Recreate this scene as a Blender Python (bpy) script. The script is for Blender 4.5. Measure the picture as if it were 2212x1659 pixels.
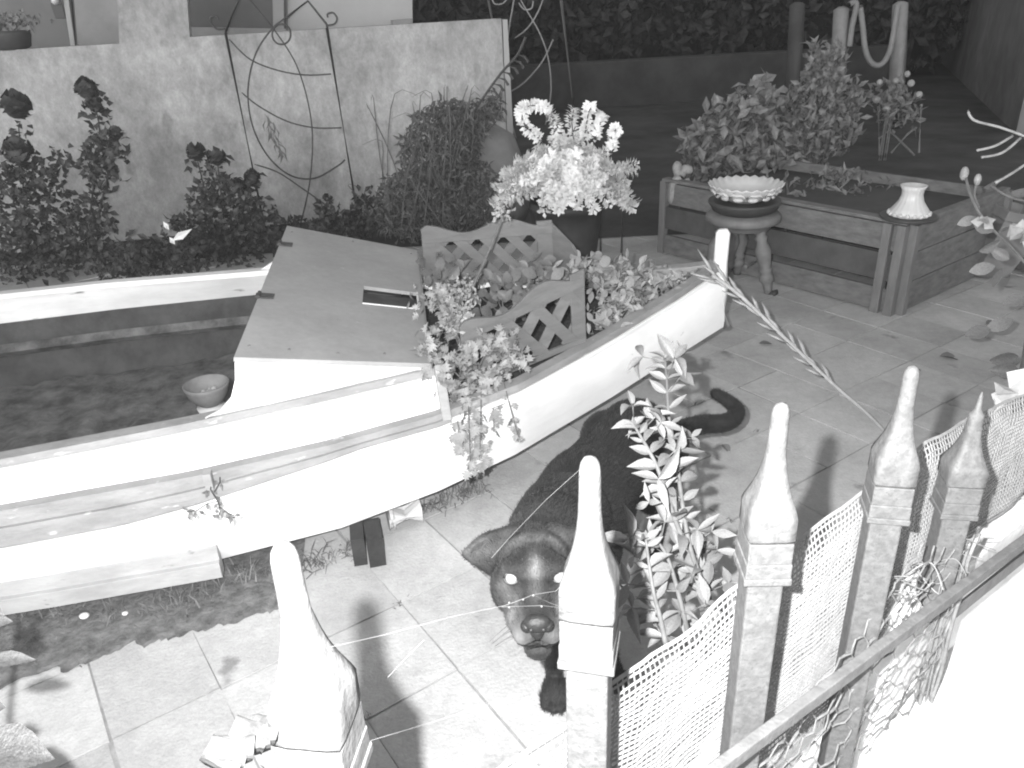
import bpy, bmesh, math, random
from mathutils import Vector as V, Matrix, noise
R = math.radians
rnd = random.Random(7)
for o in list(bpy.data.objects): bpy.data.objects.remove(o)
SC = bpy.context.scene
COL = SC.collection

# ------------------------------------------------------------------ camera, sky, flash, exposure
PITCH, ROLL, CAM_H, FOC = R(26.0), R(2.65), 1.7, 1700.0      # focal length in pixels of a 2212 px wide picture
CF = V((0, math.cos(PITCH), -math.sin(PITCH)))
CU0 = V((0, math.sin(PITCH), math.cos(PITCH)))
CR = V((1, 0, 0)) * math.cos(ROLL) - CU0 * math.sin(ROLL)
CU = V((1, 0, 0)) * math.sin(ROLL) + CU0 * math.cos(ROLL)
CC = V((0, 0, CAM_H))
cam_data = bpy.data.cameras.new('camera')
cam_data.sensor_width = 36; cam_data.lens = 36 * FOC / 2212
cam_data.clip_start = 0.02; cam_data.clip_end = 500
cam = bpy.data.objects.new('camera', cam_data); COL.objects.link(cam)
cam.matrix_world = Matrix((( CR.x, CU.x, -CF.x, CC.x), (CR.y, CU.y, -CF.y, CC.y), (CR.z, CU.z, -CF.z, CC.z), (0, 0, 0, 1)))
SC.camera = cam
SC.render.engine = 'CYCLES'; SC.cycles.filter_width = 2.0
SC.render.resolution_x = 1024; SC.render.resolution_y = 768

w = bpy.data.worlds.new('World'); SC.world = w; w.use_nodes = True
nt = w.node_tree; bg = nt.nodes['Background']
sky = nt.nodes.new('ShaderNodeTexSky'); sky.sky_type = 'NISHITA'; sky.sun_disc = False
sky.sun_elevation = R(12); sky.sun_rotation = R(200)
bw = nt.nodes.new('ShaderNodeRGBToBW')                        # the photograph is black and white
nt.links.new(sky.outputs[0], bw.inputs[0]); nt.links.new(bw.outputs[0], bg.inputs[0])
bg.inputs[1].default_value = 0.075                             # a faint glow of night sky and town

# the camera's flash, a hand's width left of and above the lens: the only lamp of this night picture
fl = bpy.data.lights.new('camera_flash', 'POINT'); fl.energy = 150; fl.shadow_soft_size = 0.009
flash = bpy.data.objects.new('camera_flash', fl); COL.objects.link(flash)
flash.location = CC - CR * 0.080 + CU * 0.055
vs = SC.view_settings; vs.view_transform = 'Standard'; vs.look = 'None'; vs.gamma = 1; vs.exposure = 2.0; vs.use_curve_mapping = False

# survey helpers: from a sighting line of the photograph and one known measure to a point of the garden
def ray(x, y): return CF + CR * ((x - 1106) / FOC) + CU * ((829.5 - y) / FOC)
def at(x, y, d): return CC + ray(x, y) * d
def onz(x, y, z): r = ray(x, y); return CC + r * ((z - CAM_H) / r.z)
def ony(x, y, Y): r = ray(x, y); return CC + r * (Y / r.y)
def onpl(x, y, p, n): r = ray(x, y); return CC + r * ((V(p) - CC).dot(V(n)) / r.dot(V(n)))

# ------------------------------------------------------------------ materials (all neutral: a black and white picture)
def mat(name, a, b=None, scale=8, rough=.8, bump=.0, bscale=None, detail=6, lo=.35, hi=.65, spec=.3, coord='Object', stretch=None, sheen=0, speck=None, fine=None):
    m = bpy.data.materials.new(name); m.use_nodes = True; n = m.node_tree; L = n.links
    p = n.nodes['Principled BSDF']; p.inputs['Roughness'].default_value = rough
    p.inputs['Specular IOR Level'].default_value = spec
    if sheen: p.inputs['Sheen Weight'].default_value = sheen
    if b is None: b = a
    if coord == 'World': src = n.nodes.new('ShaderNodeNewGeometry').outputs['Position']
    else: src = n.nodes.new('ShaderNodeTexCoord').outputs[coord]
    if stretch:
        mp = n.nodes.new('ShaderNodeMapping'); mp.inputs['Scale'].default_value = stretch
        L.new(src, mp.inputs[0]); src = mp.outputs[0]
    nz = n.nodes.new('ShaderNodeTexNoise'); nz.inputs['Scale'].default_value = scale; nz.inputs['Detail'].default_value = detail
    nz.inputs['Roughness'].default_value = .65
    L.new(src, nz.inputs['Vector'])
    rp = n.nodes.new('ShaderNodeValToRGB'); rp.color_ramp.elements[0].position = lo; rp.color_ramp.elements[1].position = hi
    rp.color_ramp.elements[0].color = (a, a, a, 1); rp.color_ramp.elements[1].color = (b, b, b, 1)
    L.new(nz.outputs['Fac'], rp.inputs[0]); out = rp.outputs[0]
    if speck:                                                   # dark wear spots: (value, scale, threshold)
        n2 = n.nodes.new('ShaderNodeTexNoise'); n2.inputs['Scale'].default_value = speck[1]; n2.inputs['Detail'].default_value = 4
        L.new(src, n2.inputs['Vector'])
        r2 = n.nodes.new('ShaderNodeValToRGB'); r2.color_ramp.elements[0].position = speck[2]; r2.color_ramp.elements[1].position = speck[2] + .06
        L.new(n2.outputs['Fac'], r2.inputs[0])
        mx = n.nodes.new('ShaderNodeMixRGB'); mx.inputs[2].default_value = (speck[0],) * 3 + (1,)
        L.new(r2.outputs[0], mx.inputs[0]); L.new(out, mx.inputs[1]); out = mx.outputs[0]
    for sc_, am_ in (fine or ()):                               # further layers of grain and stain
        n3 = n.nodes.new('ShaderNodeTexNoise'); n3.inputs['Scale'].default_value = sc_; n3.inputs['Detail'].default_value = 8; n3.inputs['Roughness'].default_value = .7
        L.new(src, n3.inputs['Vector']); mr = n.nodes.new('ShaderNodeMapRange'); mr.inputs[1].default_value = .3; mr.inputs[2].default_value = .7
        mr.inputs[3].default_value = 1 - am_; mr.inputs[4].default_value = 1 + am_ * .6
        L.new(n3.outputs['Fac'], mr.inputs[0]); mu = n.nodes.new('ShaderNodeMixRGB'); mu.blend_type = 'MULTIPLY'; mu.inputs[0].default_value = 1
        L.new(out, mu.inputs[1]); L.new(mr.outputs[0], mu.inputs[2]); out = mu.outputs[0]
    L.new(out, p.inputs['Base Color'])
    if bump:
        nb = n.nodes.new('ShaderNodeTexNoise'); nb.inputs['Scale'].default_value = bscale or scale * 4; nb.inputs['Detail'].default_value = 5
        L.new(src, nb.inputs['Vector'])
        bm = n.nodes.new('ShaderNodeBump'); bm.inputs['Strength'].default_value = bump; bm.inputs['Distance'].default_value = .01
        L.new(nb.outputs['Fac'], bm.inputs['Height']); L.new(bm.outputs[0], p.inputs['Normal'])
    return m

M = {}
M['slab'] = mat('stone_slab', .38, .47, 3.1, .9, .3, 90, speck=(.24, 5, .66), coord='World', fine=((1.1, .22), (28, .12), (160, .12)))
sn = M['slab'].node_tree; oi = sn.nodes.new('ShaderNodeObjectInfo'); mr_ = sn.nodes.new('ShaderNodeMapRange'); mr_.inputs[3].default_value = .86; mr_.inputs[4].default_value = 1.06
sn.links.new(oi.outputs['Random'], mr_.inputs[0]); mu_ = sn.nodes.new('ShaderNodeMixRGB'); mu_.blend_type = 'MULTIPLY'; mu_.inputs[0].default_value = 1
pb = sn.nodes['Principled BSDF'].inputs['Base Color']; sn.links.new(pb.links[0].from_socket, mu_.inputs[1]); sn.links.new(mr_.outputs[0], mu_.inputs[2]); sn.links.new(mu_.outputs[0], pb)
M['joint'] = mat('joint_soil', .20, .30, 20, .95, .3)
M['ground'] = mat('garden_ground', .03, .07, 1.2, .95, .4, 30)
M['hull'] = mat('hull_paint', .68, .8, 2.5, .45, .12, 14, speck=(.45, 11, .70), stretch=(1, 1, 2.5))
M['rail'] = mat('weathered_rail', .19, .27, 6, .7, .3, 40, stretch=(1, 1, 3), speck=(.36, 14, .64))
M['skid'] = mat('skid_board_paint', .25, .34, 5, .6, .2, 30, speck=(.16, 13, .66), stretch=(1, 1, 3))
M['litter'] = mat('papery_dry_leaf', .02, .045, 60, .8, .3, 120)
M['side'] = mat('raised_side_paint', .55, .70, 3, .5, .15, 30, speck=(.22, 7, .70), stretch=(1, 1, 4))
M['lining'] = mat('dark_hull_lining', .035, .07, 7, .8, .3)
M['deckboard'] = mat('grey_roof_board', .25, .30, 2.2, .55, .08, 30, speck=(.40, 16, .72), fine=((5, .10), (40, .06)))
M['iron_dark'] = mat('dark_iron', .03, .06, 30, .6, .2)
M['hinge'] = mat('hinge_metal', .03, .05, 40, .45)
M['strip'] = mat('damp_soil_strip', .07, .16, 22, .95, .8, 60)
M['soil'] = mat('soil', .015, .05, 30, .95, .8, 70)
M['moss'] = mat('moss_silt', .05, .15, 9, .9, .6, 50)
M['lattice'] = mat('lattice_wood', .10, .13, 8, .75, .2, 40, stretch=(1, 1, 4))
M['wall'] = mat('stained_plaster', .225, .35, 2.2, .92, .5, 26, lo=.36, hi=.58, speck=(.24, 4.3, .63), fine=((6, .16), (17, .22), (60, .14)), stretch=(1, 1, .7))
M['housewall'] = mat('house_render', .26, .30, 2, .85, .1)
M['door'] = mat('door_paint', .09, .115, 3, .5)
M['jamb'] = mat('door_jamb', .17, .21, 4, .6)
M['opening'] = mat('shaded_opening', .055, .07, 3, .6)
M['iron'] = mat('picket_iron', .07, .11, 70, .6, .16, 160, speck=(.075, 120, .58), spec=.3)
M['net'] = mat('net_plastic', .17, .22, 60, .6)
M['wire'] = mat('galvanised_wire', .12, .18, 80, .45)
M['whitewall'] = mat('white_wall', .45, .6, 9, .85, .25, 60, speck=(.2, 14, .72))
M['bar'] = mat('flat_bar', .10, .15, 40, .6, .2)
M['leaf'] = mat('shrub_leaf', .10, .16, 25, .5, .15, 60)
M['leafdark'] = mat('rose_leaf', .022, .05, 14, .55, .1)
M['vine'] = mat('vine_leaf', .03, .055, 9, .5, .3, 30)
M['leafmid'] = mat('bedding_leaf', .18, .28, 18, .5, .1)
M['leaffar'] = mat('spire_leaf', .09, .15, 18, .6, .1)
M['leafdim'] = mat('planter_leaf', .09, .16, 18, .5, .1)
M['ivy'] = mat('ivy_leaf', .17, .27, 22, .5, .1)
M['stem'] = mat('plant_stem', .08, .13, 30, .7)
M['twig'] = mat('dry_twig', .12, .2, 30, .8)
M['bloom'] = mat('white_bloom', .6, .75, 14, .8)
M['petal'] = mat('pale_petal', .2, .3, 14, .7)
M['straw'] = mat('dry_straw', .26, .36, 20, .8)
M['grass'] = mat('grass_blade', .08, .16, 9, .8)
M['bush'] = mat('dark_bush', .05, .10, 10, .8)
M['wood'] = mat('old_planter_wood', .10, .16, 5, .85, .3, 40, stretch=(2, 2, 6))
M['woodshade'] = mat('shaded_gap_wood', .055, .085, 5, .85, .3, 40)  # shade of the gap between boards, put into the middle board's colour
M['woodpale'] = mat('pale_post_wood', .12, .16, 5, .85, .3, 40, stretch=(4, 4, 1))
M['wooddark'] = mat('dark_wood_block', .022, .04, 12, .8, .3)
M['stool'] = mat('turned_stool_wood', .12, .17, 10, .6)
M['china'] = mat('white_china', .42, .5, 5, .3)
M['pot'] = mat('dark_pot', .035, .05, 6, .6)
M['clay'] = mat('clay_bowl', .13, .19, 9, .7, .1)
M['palepot'] = mat('pale_pot', .14, .19, 6, .7)
M['hedge'] = mat('far_hedge', .02, .045, 3, .9)
M['hazewall'] = mat('haze_glow_wall', .10, .18, .6, .9, .3, 8, fine=((4, .2),))  # pale tone stands in for the haze at upper right
M['farstone'] = mat('far_low_stone', .03, .05, 2, .9, .4, 10)
M['rope'] = mat('pale_rope', .3, .38, 30, .9)
M['web'] = mat('spider_silk', .05, .08, 30, .4)
M['pipe'] = mat('white_pipe', .4, .5, 6, .5)
M['pebble'] = mat('pale_pebble', .5, .6, 20, .8)
M['nose'] = mat('dog_nose', .012, .022, 120, .42, .25, 420, spec=.35)
M['eye'] = mat('dog_eyeshine', .20, .26, 5, .15, spec=.6)
M['eyerim'] = mat('dog_eyelid', .015, .02, 60, .4)
M['claw'] = mat('dog_claw', .05, .07, 60, .4)

# ------------------------------------------------------------------ mesh helpers
ORG = {}
def org(o): return ORG.get(o.name, V((0, 0, 0))) if o else V((0, 0, 0))
def link(o, parent):
    COL.objects.link(o)
    if parent: o.parent = parent; ORG[o.name] = org(parent)
    return o
def thing(name, label, cat, loc=(0, 0, 0), group=None):
    o = bpy.data.objects.new(name, None); o.empty_display_size = .05; COL.objects.link(o); o.location = V(loc); ORG[o.name] = V(loc)
    return tag(o, label, cat, group)
def tag(o, label=None, cat=None, group=None, kind=None):
    if label: o['label'] = label
    if cat: o['category'] = cat
    if group: o['group'] = group
    if kind: o['kind'] = kind
    return o
def basis(d):
    d = V(d).normalized(); a = V((0, 0, 1)) if abs(d.z) < .9 else V((1, 0, 0))
    x = d.cross(a).normalized(); return x, x.cross(d).normalized(), d
class MB:
    def __init__(s): s.v = []; s.f = []
    def add(s, vs_, fs):
        o = len(s.v); s.v += [V(p) for p in vs_]; s.f += [tuple(i + o for i in f) for f in fs]; return s
    def box(s, c, sz, rot=0, M3=None):
        m = M3 or Matrix.Rotation(rot, 3, 'Z'); c = V(c); h = V(sz) / 2
        return s.add([c + m @ V((a * h.x, b * h.y, d * h.z)) for a in (-1, 1) for b in (-1, 1) for d in (-1, 1)],
                     [(0, 1, 3, 2), (4, 6, 7, 5), (0, 4, 5, 1), (2, 3, 7, 6), (0, 2, 6, 4), (1, 5, 7, 3)])
    def beam(s, p, q, wd, th, up=(0, 0, 1)):                    # box from p to q: wd across, th along up
        p, q = V(p), V(q); d = (q - p); l = d.length; d.normalize(); x = d.cross(V(up)).normalized(); u = x.cross(d)
        return s.box((p + q) / 2, (wd, l, th), M3=Matrix((x, d, u)).transposed())
    def tube(s, pts, r, n=6, cap=True):
        pts = [V(p) for p in pts]; rs = r if isinstance(r, (list, tuple)) else [r] * len(pts); o = len(s.v); k = len(pts)
        x = None
        for i, p in enumerate(pts):
            d = (pts[min(i + 1, k - 1)] - pts[max(i - 1, 0)])
            if d.length < 1e-9: d = V((0, 0, 1))
            d.normalize()
            if x is None: x, y, _ = basis(d)
            else:
                x = (x - d * x.dot(d)); x = x.normalized() if x.length > 1e-6 else basis(d)[0]; y = d.cross(x)
            s.v += [p + (x * math.cos(2 * math.pi * j / n) + y * math.sin(2 * math.pi * j / n)) * rs[i] for j in range(n)]
        for i in range(k - 1):
            for j in range(n):
                a = o + i * n + j; b = o + i * n + (j + 1) % n; s.f.append((a, b, b + n, a + n))
        if cap: s.f.append(tuple(o + j for j in reversed(range(n)))); s.f.append(tuple(o + (k - 1) * n + j for j in range(n)))
        return s
    def lathe(s, c, prof, n=20, wave=None):                     # prof: (radius, height); wave(i_prof, angle) -> radius factor
        o = len(s.v); c = V(c)
        for i, (r, h) in enumerate(prof):
            for j in range(n):
                a = 2 * math.pi * j / n; k = wave(i, a) if wave else (1, 0)
                s.v.append(c + V((math.cos(a) * r * k[0], math.sin(a) * r * k[0], h + k[1])))
        for i in range(len(prof) - 1):
            for j in range(n):
                a = o + i * n + j; b = o + i * n + (j + 1) % n; s.f.append((a, b, b + n, a + n))
        s.f.append(tuple(o + j for j in reversed(range(n)))); s.f.append(tuple(o + (len(prof) - 1) * n + j for j in range(n)))
        return s
    def ball(s, c, r, M3=None, u=12, v_=8):
        o = len(s.v); c = V(c); r = V((r, r, r)) if isinstance(r, (int, float)) else V(r); m = M3 or Matrix.Identity(3)
        s.v.append(c + m @ V((0, 0, r.z)))
        for i in range(1, v_):
            t = math.pi * i / v_
            for j in range(u):
                a = 2 * math.pi * j / u; s.v.append(c + m @ V((r.x * math.sin(t) * math.cos(a), r.y * math.sin(t) * math.sin(a), r.z * math.cos(t))))
        s.v.append(c + m @ V((0, 0, -r.z))); e = len(s.v) - 1
        for j in range(u): s.f.append((o, o + 1 + j, o + 1 + (j + 1) % u))
        for i in range(v_ - 2):
            for j in range(u):
                a = o + 1 + i * u + j; b = o + 1 + i * u + (j + 1) % u; s.f.append((a, a + u, b + u, b))
        for j in range(u): s.f.append((e, e - u + (j + 1) % u, e - u + j))
        return s
    def leaf(s, p, d, nrm, l, wd, droop=.15):                   # small 4-face leaf for far or fine foliage
        d = V(d).normalized(); x = d.cross(V(nrm));
        if x.length < 1e-4: x = basis(d)[0]
        x.normalize(); u = x.cross(d); p = V(p); o = len(s.v)
        m = p + d * l * .5 + u * l * .05
        s.v += [p, m - x * wd * .5 + u * l * .08, m, m + x * wd * .5 + u * l * .08, p + d * l - u * l * droop]
        s.f += [(o, o + 2, o + 1), (o, o + 3, o + 2), (o + 1, o + 2, o + 4), (o + 2, o + 3, o + 4)]
        return s
    def sheet(s, rows):                                         # grid of rows of points
        o = len(s.v); n = len(rows[0])
        for r in rows: s.v += [V(p) for p in r]
        for i in range(len(rows) - 1):
            for j in range(n - 1): a = o + i * n + j; s.f.append((a, a + 1, a + n + 1, a + n))
        return s
    def build(s, name, m, parent=None, smooth=False, kind=None, bevel=0):
        L = org(parent); me = bpy.data.meshes.new(name); me.from_pydata([tuple(p - L) for p in s.v], [], s.f)
        me.materials.append(M[m] if isinstance(m, str) else m)
        if smooth: me.polygons.foreach_set('use_smooth', [True] * len(me.polygons))
        o = bpy.data.objects.new(name, me); link(o, parent)
        if bevel:
            b = o.modifiers.new('bevel', 'BEVEL'); b.width = bevel; b.segments = 2; b.limit_method = 'ANGLE'; b.angle_limit = R(40)
        if kind: o['kind'] = kind
        return o
def prism(mb, poly, off):                                       # extrude a 3D polygon by a vector
    n = len(poly); o = len(mb.v); off = V(off)
    mb.v += [V(p) for p in poly] + [V(p) + off for p in poly]
    mb.f.append(tuple(o + i for i in range(n))); mb.f.append(tuple(o + n + i for i in reversed(range(n))))
    for i in range(n): j = (i + 1) % n; mb.f.append((o + j, o + i, o + n + i, o + n + j))
    return mb
def lerp(a, b, t): return a + (b - a) * t
def interp(tab, x):
    if x <= tab[0][0]: return tab[0][1]
    for (x0, y0), (x1, y1) in zip(tab, tab[1:]):
        if x <= x1: return y0 + (y1 - y0) * (x - x0) / (x1 - x0)
    return tab[-1][1]
def spline(pts, n=8):
    pts = [V(p) for p in pts]; out = []
    for i in range(len(pts) - 1):
        p0, p1, p2, p3 = pts[max(i - 1, 0)], pts[i], pts[i + 1], pts[min(i + 2, len(pts) - 1)]
        for k in range(n):
            t = k / n; out.append(.5 * ((2 * p1) + (p2 - p0) * t + (2 * p0 - 5 * p1 + 4 * p2 - p3) * t * t + (3 * p1 - p0 - 3 * p2 + p3) * t ** 3))
    return out + [pts[-1]]
def rv(a=1): return V((rnd.uniform(-a, a), rnd.uniform(-a, a), rnd.uniform(-a, a)))
def rdir():
    while True:
        p = rv()
        if .1 < p.length < 1: return p.normalized()

# unit leaf meshes shared by all the leaves that are big enough to be told apart
def leaf_mesh(name, outline, fold, curl, m):                    # outline: (along, half width)
    me = bpy.data.meshes.new(name); v = []; f = []
    for t, hw in outline:
        z = -curl * t * t
        v += [(-hw, t, z + hw * fold), (-hw * .5, t, z + hw * fold * .55), (0, t, z), (hw * .5, t, z + hw * fold * .55), (hw, t, z + hw * fold)]
    for i in range(len(outline) - 1):
        for j in range(4): a = i * 5 + j; f.append((a, a + 1, a + 6, a + 5))
    me.from_pydata(v, [], f); me.materials.append(M[m]); me.polygons.foreach_set('use_smooth', [True] * len(me.polygons)); return me
OV = [(0, .01), (.12, .11), (.3, .21), (.5, .24), (.7, .18), (.87, .08), (1, .004)]
LEAF_OV = [leaf_mesh('ovate_leaf', [(t_, w_ * k_) for t_, w_ in OV], f_, c_, 'leaf') for f_, c_, k_ in ((.6, .15, .85), (.35, .45, .8), (1.0, .3, .9), (.2, -.15, .75), (.8, .6, .8), (.5, .05, 1.0))]
LEAF_NEAR = [leaf_mesh('vine_leaf', OV, f_, c_, 'vine') for f_, c_ in ((.3, .2), (.5, .4))]
RD = [(0, .02), (.08, .26), (.25, .42), (.5, .5), (.75, .42), (.92, .25), (1, .08)]
LEAF_RD = [leaf_mesh('round_leaf', RD, f_, c_, 'leafmid') for f_, c_ in ((.2, .1), (.45, .25), (-.2, .2))]
LEAF_MID = [leaf_mesh('bedding_leaf', [(0, .02), (.2, .16), (.45, .26), (.7, .22), (.9, .1), (1, .01)], f_, c_, 'leafmid') for f_, c_ in ((.4, .2), (.8, .4), (.1, -.2), (.6, .6))]
LEAF_DIM = [leaf_mesh('planter_leaf', [(0, .02), (.2, .22), (.45, .34), (.7, .3), (.9, .15), (1, .01)], f_, c_, 'leafdim') for f_, c_ in ((.3, .1), (.55, .3), (0, .3))]
IV = [(0, .08), (.08, .44), (.16, .2), (.36, .56), (.45, .18), (.64, .34), (.72, .1), (1, .005)]
LEAF_IV = [leaf_mesh('ivy_leaf', IV, f_, c_, 'ivy') for f_, c_ in ((.2, .1), (.4, .25), (-.1, .2))]
def put_leaf(parent, meshes, p, d, nrm, l, wd=1.0, name='leaf'):
    d = V(d).normalized(); x = d.cross(V(nrm))
    if x.length < 1e-4: x = basis(d)[0]
    x.normalize(); u = x.cross(d); o = bpy.data.objects.new(name, rnd.choice(meshes)); COL.objects.link(o); o.parent = parent
    m = Matrix.Identity(4)
    for i in range(3): m[i][0] = x[i] * l * wd; m[i][1] = d[i] * l; m[i][2] = u[i] * l; m[i][3] = p[i] - org(parent)[i]
    o.matrix_basis = m; return o
TOCAM = lambda p: (CC - V(p)).normalized()

# ================================================================== THE SETTING
g = MB(); g.sheet([[V((x, y, -.006)) for x in (-30, -6, 0, 6, 30)] for y in (-8, 0, 6, 20, 40)])
tag(g.build('ground', 'joint'), kind='structure')
g = MB(); g.sheet([[V((x, y, .014 + .012 * noise.noise(V((x, y, 0))) if y > 6.2 else .004)) for x in [i * .5 - 12 for i in range(70)]] for y in [6.0 + i * .5 for i in range(44)]])
tag(g.build('garden_soil_ground', 'ground', smooth=True), kind='structure')

# paved patio: slabs laid on the bias
pat = tag(bpy.data.objects.new('patio', None), kind='structure'); COL.objects.link(pat)
ua = R(34); PU = V((math.cos(ua), math.sin(ua), 0)); PV = V((math.sin(ua), -math.cos(ua), 0))
su, sv = .285, .345; anchor = onz(475, 1488, 0)
slab = MB().box((0, 0, -.010), (su - .006, sv - .006, .02)).build('slab_shape', 'slab'); slab_me = slab.data; bpy.data.objects.remove(slab)
variants = []
for k in range(5):
    me = slab_me.copy(); variants.append(me)
    for q in me.vertices: q.co.x += rnd.uniform(-.002, .002); q.co.y += rnd.uniform(-.002, .002); q.co.z += rnd.uniform(-.0012, .0012)
n_slab = 0; far_slabs = MB()
cand = []
for i in range(-14, 26):
    for j in range(-22, 12):
        p = anchor + PU * (i + .5) * su + PV * (j + .5) * sv
        if p.y < .6 or p.y > 6.4: continue
        q = p - CC; dpt = q.dot(CF); sx = 1106 + FOC * q.dot(CR) / dpt; sy = 829.5 - FOC * q.dot(CU) / dpt
        if -150 < sx < 2360 and sy < 1850: cand.append((q.length, p))
cand.sort(key=lambda c: c[0])
for k, (_, p) in enumerate(cand):
    p = p + rv(.003); p.z = rnd.uniform(-.003, .002)
    if k < 298:
        o = bpy.data.objects.new('slab', variants[k % 5]); COL.objects.link(o); o.parent = pat; o.location = p
        o.rotation_euler = (rnd.uniform(-.004, .004), rnd.uniform(-.004, .004), ua + rnd.uniform(-.008, .008))
    else: far_slabs.box(p + V((0, 0, -.01)), (su - .006, sv - .006, .02), ua)
if far_slabs.v: far_slabs.build('far_slabs', 'slab', pat, kind='stuff')

# damp soil with moss and grass along the hull
g = MB(); rows = []
for i in range(121):
    t = i / 120; a = lerp(V((-1.95, 1.72, 0)), V((-.72, 2.03, 0)), t); row = []
    wdt = (.13 * (1 - t) ** .6 + .05) * (1 + .35 * noise.noise(V((t * 9, 3, 0))))
    for j in range(9):
        s_ = j / 8; p = a + V((-.15, .97, 0)) * ((1 - s_) * .5) + V((.12, -.97, 0)) * (s_ * wdt)
        p += V((0, 1, 0)) * (.022 * noise.noise(p * 25) + .016 * noise.noise(p * 70)); p.z = .006 + .012 * math.sin(math.pi * min(1, s_ * 1.02)) * (.6 + noise.noise(p * 14)) if 0 < j < 8 else .0025
        row.append(p)
    rows.append(row)
g.sheet(rows); tag(g.build('soil_strip', 'strip', smooth=True), 'strip of damp dark soil along the foot of the boat hull', 'soil', kind='stuff')
def grass(name, label, spots, n, h, sp, m='grass'):
    b = MB()
    for _ in range(n):
        c = V(rnd.choice(spots)); p = c + V((rnd.gauss(0, sp), rnd.gauss(0, sp), 0)); p.z = max(c.z, .0)
        l = h * rnd.uniform(.4, 1.2); d = V((rnd.gauss(0, .6), rnd.gauss(0, .6), 1)).normalized(); q = p + d * l * .55; e = q + V((d.x * 1.5, d.y * 1.5, .25)).normalized() * l * .5
        x = d.cross(rdir()).normalized() * .0016 * rnd.uniform(.8, 1.6)
        o = len(b.v); b.v += [p - x, p + x, q + x, q - x, e]; b.f += [(o, o + 1, o + 2, o + 3), (o + 3, o + 2, o + 4)]
    return tag(b.build(name, m), label, 'grass', kind='stuff')
grass('grass_tufts', 'thin grass and weeds growing in the soil along the hull',
      [onz(x, y, .004) for x, y in ((60, 1330), (150, 1320), (250, 1330), (330, 1320), (380, 1300), (400, 1310), (450, 1290), (520, 1250), (560, 1240), (640, 1230), (690, 1220), (740, 1190), (930, 1100), (960, 1090), (1000, 1070), (1030, 1060))], 620, .07, .028)

js = []
for i in range(-4, 9):
    for j in range(-8, 3):
        if rnd.random() < .55: js.append(anchor + PU * i * su + PV * j * sv + rv(.01))
for p in js: p.z = -.004
grass('joint_weeds', 'tiny weeds and moss growing at the corners of the paving slabs', js, 420, .022, .012)
# ================================================================== BOAT
BA = R(12.8); B0 = V((.902, 3.257, 0)); BX = V((-math.cos(BA), -math.sin(BA), 0)); BN = V((-math.sin(BA), math.cos(BA), 0))
def bl(s, t, z): return B0 + BX * s + BN * t + V((0, 0, z))
boat = thing('boat', 'white wooden rowing boat with raised sides used as a garden planter', 'boat', bl(1.7, 0, 0))
SH = [(0, .022), (.1, .075), (.25, .165), (.4, .25), (.6, .38), (.8, .50), (1.05, .64), (1.35, .735), (1.7, .80), (2.1, .845), (2.6, .865), (3.1, .85), (3.5, .80)]
SZ = [(0, .635), (.1, .615), (.25, .59), (.4, .572), (.6, .555), (.8, .54), (1.05, .52), (1.35, .50), (1.7, .488), (2.1, .48), (3.5, .48)]
BH = [(0, .018), (.1, .085), (.25, .18), (.4, .258), (.6, .355), (.8, .44), (1.05, .54), (1.35, .62), (1.7, .69), (2.1, .71), (2.6, .70), (3.1, .68), (3.5, .62)]
BZ = [(0, .352), (.1, .342), (.25, .322), (.4, .30), (.6, .268), (.8, .235), (1.05, .19), (1.35, .143), (1.7, .108), (2.1, .083), (2.6, .072), (3.5, .07)]
ST = [i * .05 for i in range(71)]
def hullpt(s, k, side, inset=0):                                # k 0 sheer .. 1 chine
    a, b = interp(SH, s), interp(BH, s); t = lerp(a, b, k) + .02 * math.sin(math.pi * k) - inset
    return bl(s - .055 * k * max(0, 1 - s / .3), side * max(t, .004), lerp(interp(SZ, s), interp(BZ, s), k))
h = MB()
for side in (-1, 1): h.sheet([[hullpt(s, k / 6, side) for k in range(7)] for s in ST])
h.sheet([[hullpt(s, 1, -1), bl(s, 0, interp(BZ, s) - .012), hullpt(s, 1, 1)] for s in ST])
h.sheet([[hullpt(3.5, k / 6, -1), hullpt(3.5, k / 6, 1)] for k in range(7)])
hull = h.build('hull', 'hull', boat, smooth=True)
h = MB()
for side in (-1, 1): h.sheet([[hullpt(s, k / 6, side, .025) for k in range(7)] for s in ST[26:]])
h.build('inner_lining', 'lining', boat, smooth=True)
# interior: silt floor, stringer on the far side
rows = []
for i in range(46):
    s = 1.3 + i * .05; rows.append([bl(s, t * (interp(BH, s) - .0), .225 + .02 * noise.noise(bl(s, t, 0) * 7) + .02 * noise.noise(bl(s, t, 0) * 19)) for t in [k / 8 - 1 for k in range(17)]])
h = MB(); h.sheet(rows); h.build('mossy_bilge', 'moss', boat, smooth=True)
h = MB(); h.tube([bl(s, interp(SH, s) - .09, .37) for s in ST[28:]], .03, 4); h.build('stringer', 'moss', boat)
# bow planting soil
h = MB(); h.sheet([[bl(s, t * (max(interp(SH, s) - .02, .005)), interp(SZ, s) - .06 + .025 * noise.noise(bl(s, t, 0) * 12)) for t in [k / 6 - 1 for k in range(13)]] for s in ST[1:28]])
h.build('planting_soil', 'soil', boat, smooth=True)
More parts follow.
